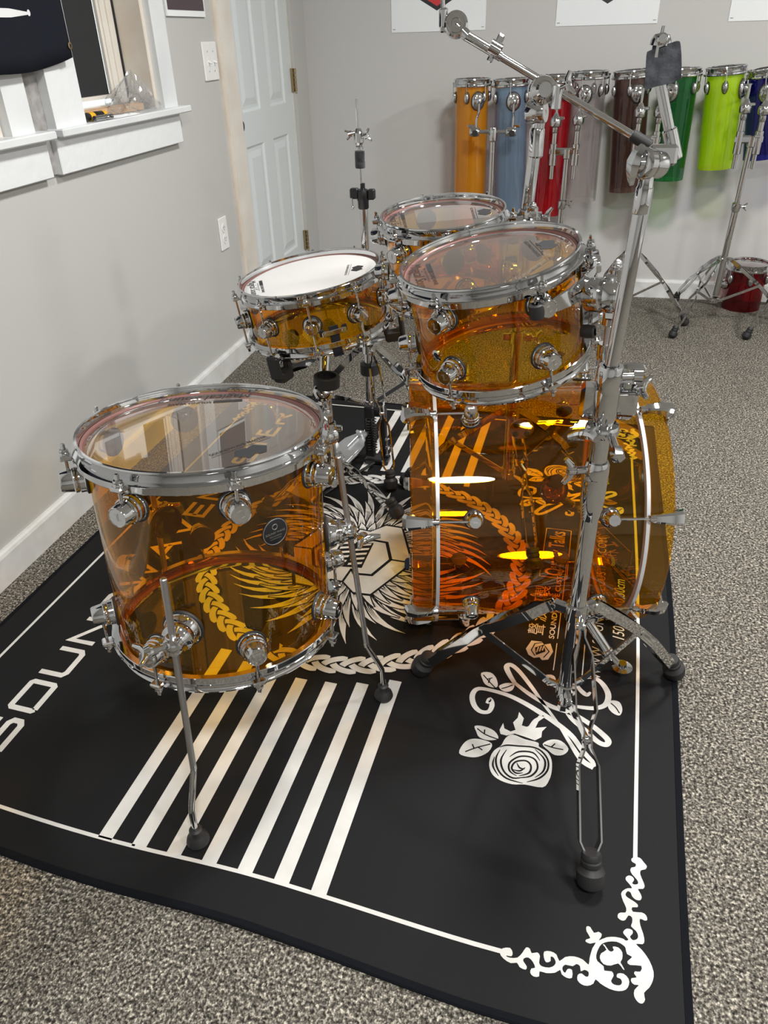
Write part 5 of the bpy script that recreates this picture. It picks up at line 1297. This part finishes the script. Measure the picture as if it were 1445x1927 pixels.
b.add(vs, fs); fl_o = b.build('cloth', NAVYCLOTH, t, angle=80)
md = fl_o.modifiers.new('thick', 'SOLIDIFY'); md.thickness = .0012; md.offset = 0
# white blade print follows the folds
def fpt(y, z, off=.0016):
    s_ = (y-.95)/(e1_.y-.95)
    zb = e0.z; q_ = (z-zb)/(2.02-zb)
    return V3((fx + .004*math.sin(y*19+1.2)*(1-q_*.7) + .0012*math.sin(y*47+z*5)*(1-q_) + off, y, z))
tipP = PX(55, 25, fx); a0 = PX(0, 24, fx)
b = MB(); up_, dn_ = [], []
N_ = 30
for i in range(N_+1):
    s_ = i/N_; y = 1.30 + (tipP.y-1.30)*s_; zc_ = tipP.z + (a0.z-tipP.z)*((tipP.y-y)/(tipP.y-a0.y))*1.0
    w_ = .0085*min(1, (1-s_)*5+.30)
    up_.append(fpt(y, zc_+w_)); dn_.append(fpt(y, zc_-w_))
b.add(up_+dn_, [[i, i+1, i+1+N_+1, i+N_+1] for i in range(N_)])
kn = [fpt(tipP.y+.002+.006*math.cos(a*PI/6), tipP.z+.001+.0065*math.sin(a*PI/6), .0022) for a in range(12)]; b.add(kn, [list(range(12))])
b.build('blade_print', WHITECLOTH, t, smooth=False)
gp = PX(130, 86, fx)
b = MB(); b.lathe([(.004,0),(.008,.001),(.008,.002),(.004,.003)], mat_at(fpt(gp.y-.004, gp.z, .0015), (1,0,0)), 20, closed=True); b.build('grommet', BRASS, t)

SZ = WZ0+.018
# pine batten lying on the stool
t = thing('wood_batten', 'short bare pine batten lying inside the window recess', 'wood piece', loc=(XW-.04, 2.2, SZ))
m = Matrix.Translation((XW-.045, 2.215, SZ+.0105)) @ Matrix.Rotation(-.05, 4, 'Z')
b = MB(); b.cbox((0,0,0), (.040,.385,.019), m=m, ch=.0015); b.box((.0,.0,.0105), (.012,.38,.002), m=m); b.build('stick', WOOD, t, smooth=False)
# folding knife / screwdriver with black and yellow grip
def tool_at(y): return V3((XW+.018, y, SZ))
t = thing('screwdriver', 'black and yellow handled screwdriver lying on the window sill', 'tool', loc=(XW+.018, 2.08, SZ))
m = mat_at((XW+.012, 2.012, SZ+.0112), (0.06,1,0))
b = MB(); b.lathe([(0,0),(.009,.001),(.0108,.006),(.0108,.03),(.0095,.036)], m, 20); b.build('grip', BLACKP, t)
b = MB(); b.lathe([(.0098,.034),(.0112,.038),(.0112,.052),(.0098,.056)], m, 20); b.build('grip_band', YELLOWP, t)
b = MB(); b.lathe([(.0098,.055),(.0108,.058),(.0108,.092),(.0098,.096)], m, 20); b.build('grip_front', BLACKP, t)
b = MB(); b.lathe([(.0098,.094),(.0108,.097),(.0105,.108),(.006,.114),(.003,.116)], m, 20); b.build('grip_nose', YELLOWP, t)
b = MB(); b.lathe([(.0025,.114),(.0025,.135),(.0015,.140),(0,.141)], m, 12); b.build('blade', STEEL, t)
t = thing('drum_lug', 'small loose chrome drum lug lying in front of the screwdriver', 'drum part', loc=(XW+.035, 2.06, SZ))
m = mat_at((XW+.037, 2.035, SZ+.0075), (.1,1,0))
b = MB(); b.lathe([(0,0),(.0068,0),(.0070,.004),(.0070,.045),(.0055,.047),(.0055,.052),(.0072,.054),(.0072,.075),(.005,.078),(0,.078)], m, 20); b.cbox((0,.0,.060), (.018,.010,.010), m=m, ch=.003); b.build('lug_body', CHROME, t)
# crumpled paper and clear bag
def crumple(name, label, cat, mat, c, size, n, amp, seed, subname, flat=1., lift=0):
    rnd = random.Random(seed); t = thing(name, label, cat, loc=c)
    ph = [(rnd.uniform(4,11), rnd.uniform(4,11), rnd.uniform(0,6), rnd.uniform(0,6)) for _ in range(7)]
    b = MB(); vs = []; fs = []
    for i in range(n+1):
        for j in range(n+1):
            u, v = i/n*2-1, j/n*2-1
            h = sum(abs(math.sin(a*u*.8+d+math.sin(bb*v*.6+e)*1.3)) for a, bb, d, e in ph)/7
            edge = max(0, 1-max(abs(u), abs(v))**3)
            vs.append(V3((c[0]+u*size[0]/2*(1+.05*math.sin(9*v)), c[1]+v*size[1]/2*(1+.04*math.sin(8*u)), c[2]+.0008+(h*amp)*edge*flat + lift*edge*(.55+.45*math.sin(2.1*v+.7)))))
    for i in range(n):
        for j in range(n): a = i*(n+1)+j; fs.append([a, a+n+1, a+n+2, a+1])
    b.add(vs, fs); b.build(subname, mat, t, smooth=True, angle=25); return t
crumple('paper_scrap', 'thin white crumpled paper scrap lying on the window sill', 'paper', PAPER, (XW+.03, 2.20, SZ), (.035, .15), 16, .006, 3, 'sheet')
# the bag: a soft peaked bundle standing against the jamb
t = thing('plastic_bag', 'crumpled clear plastic bag heaped in the window corner', 'plastic bag', loc=(XW-.02, 2.36, SZ))
rnd = random.Random(11)
ph = [(rnd.uniform(2,9), rnd.uniform(2,9), rnd.uniform(0,6)) for _ in range(8)]
b = MB(); na, nb_ = 48, 20; vs = []; fs = []
for j in range(nb_+1):
    q_ = j/nb_
    for i in range(na):
        a = 2*PI*i/na
        rad = (1-q_**1.7)*(1+.20*sum(math.sin(k[0]*a+k[1]*q_*2+k[2]) for k in ph)/4)
        x = (XW-.020)+ .058*rad*math.cos(a); y = 2.335 + .125*rad*math.sin(a) + .030*q_
        x = max(XW-.078, min(XW+.045, x)); y = min(2.441, y)
        z = SZ+.001 + .105*q_*(.75+.25*math.sin(a*2+1)) + .007*math.sin(9*a+13*q_)*(q_ > .05)
        vs.append(V3((x, y, z)))
for j in range(nb_):
    for i in range(na): fs.append([j*na+i, j*na+(i+1)%na, (j+1)*na+(i+1)%na, (j+1)*na+i])
b.add(vs, fs); b.build('film', BAG, t, smooth=True, angle=20)

# ------------------------------------------------------------------ light
wd = bpy.data.worlds.new('world'); scn.world = wd; wd.use_nodes = True
nt = wd.node_tree; bg = nt.nodes['Background']
bg.inputs[0].default_value = (.92,.96,1,1); bg.inputs[1].default_value = 2.5
def area(name, loc, target, size, power, col=(1,1,1), shape='DISK', sy=None):
    l = bpy.data.lights.new(name, 'AREA'); l.shape = shape; l.size = size; l.energy = power; l.color = col
    if sy: l.size_y = sy
    o = bpy.data.objects.new(name, l); COL.objects.link(o); o.location = loc
    o.rotation_euler = (V3(target)-V3(loc)).to_track_quat('-Z', 'Y').to_euler(); return o
for x, y, p in LAMPS:
    area('lamp_light', (x, y, ZC-.07), (x, y, 0), .34, p, (1,.988,.975))

scn.view_settings.view_transform = 'Standard'; scn.view_settings.look = 'None'
scn.view_settings.gamma = 1; scn.view_settings.exposure = 0.05; scn.view_settings.use_curve_mapping = False
cy = scn.cycles
cy.max_bounces = 10; cy.diffuse_bounces = 4; cy.glossy_bounces = 5; cy.transmission_bounces = 8; cy.transparent_max_bounces = 64
cy.caustics_reflective = False; cy.caustics_refractive = False; cy.sample_clamp_indirect = 6
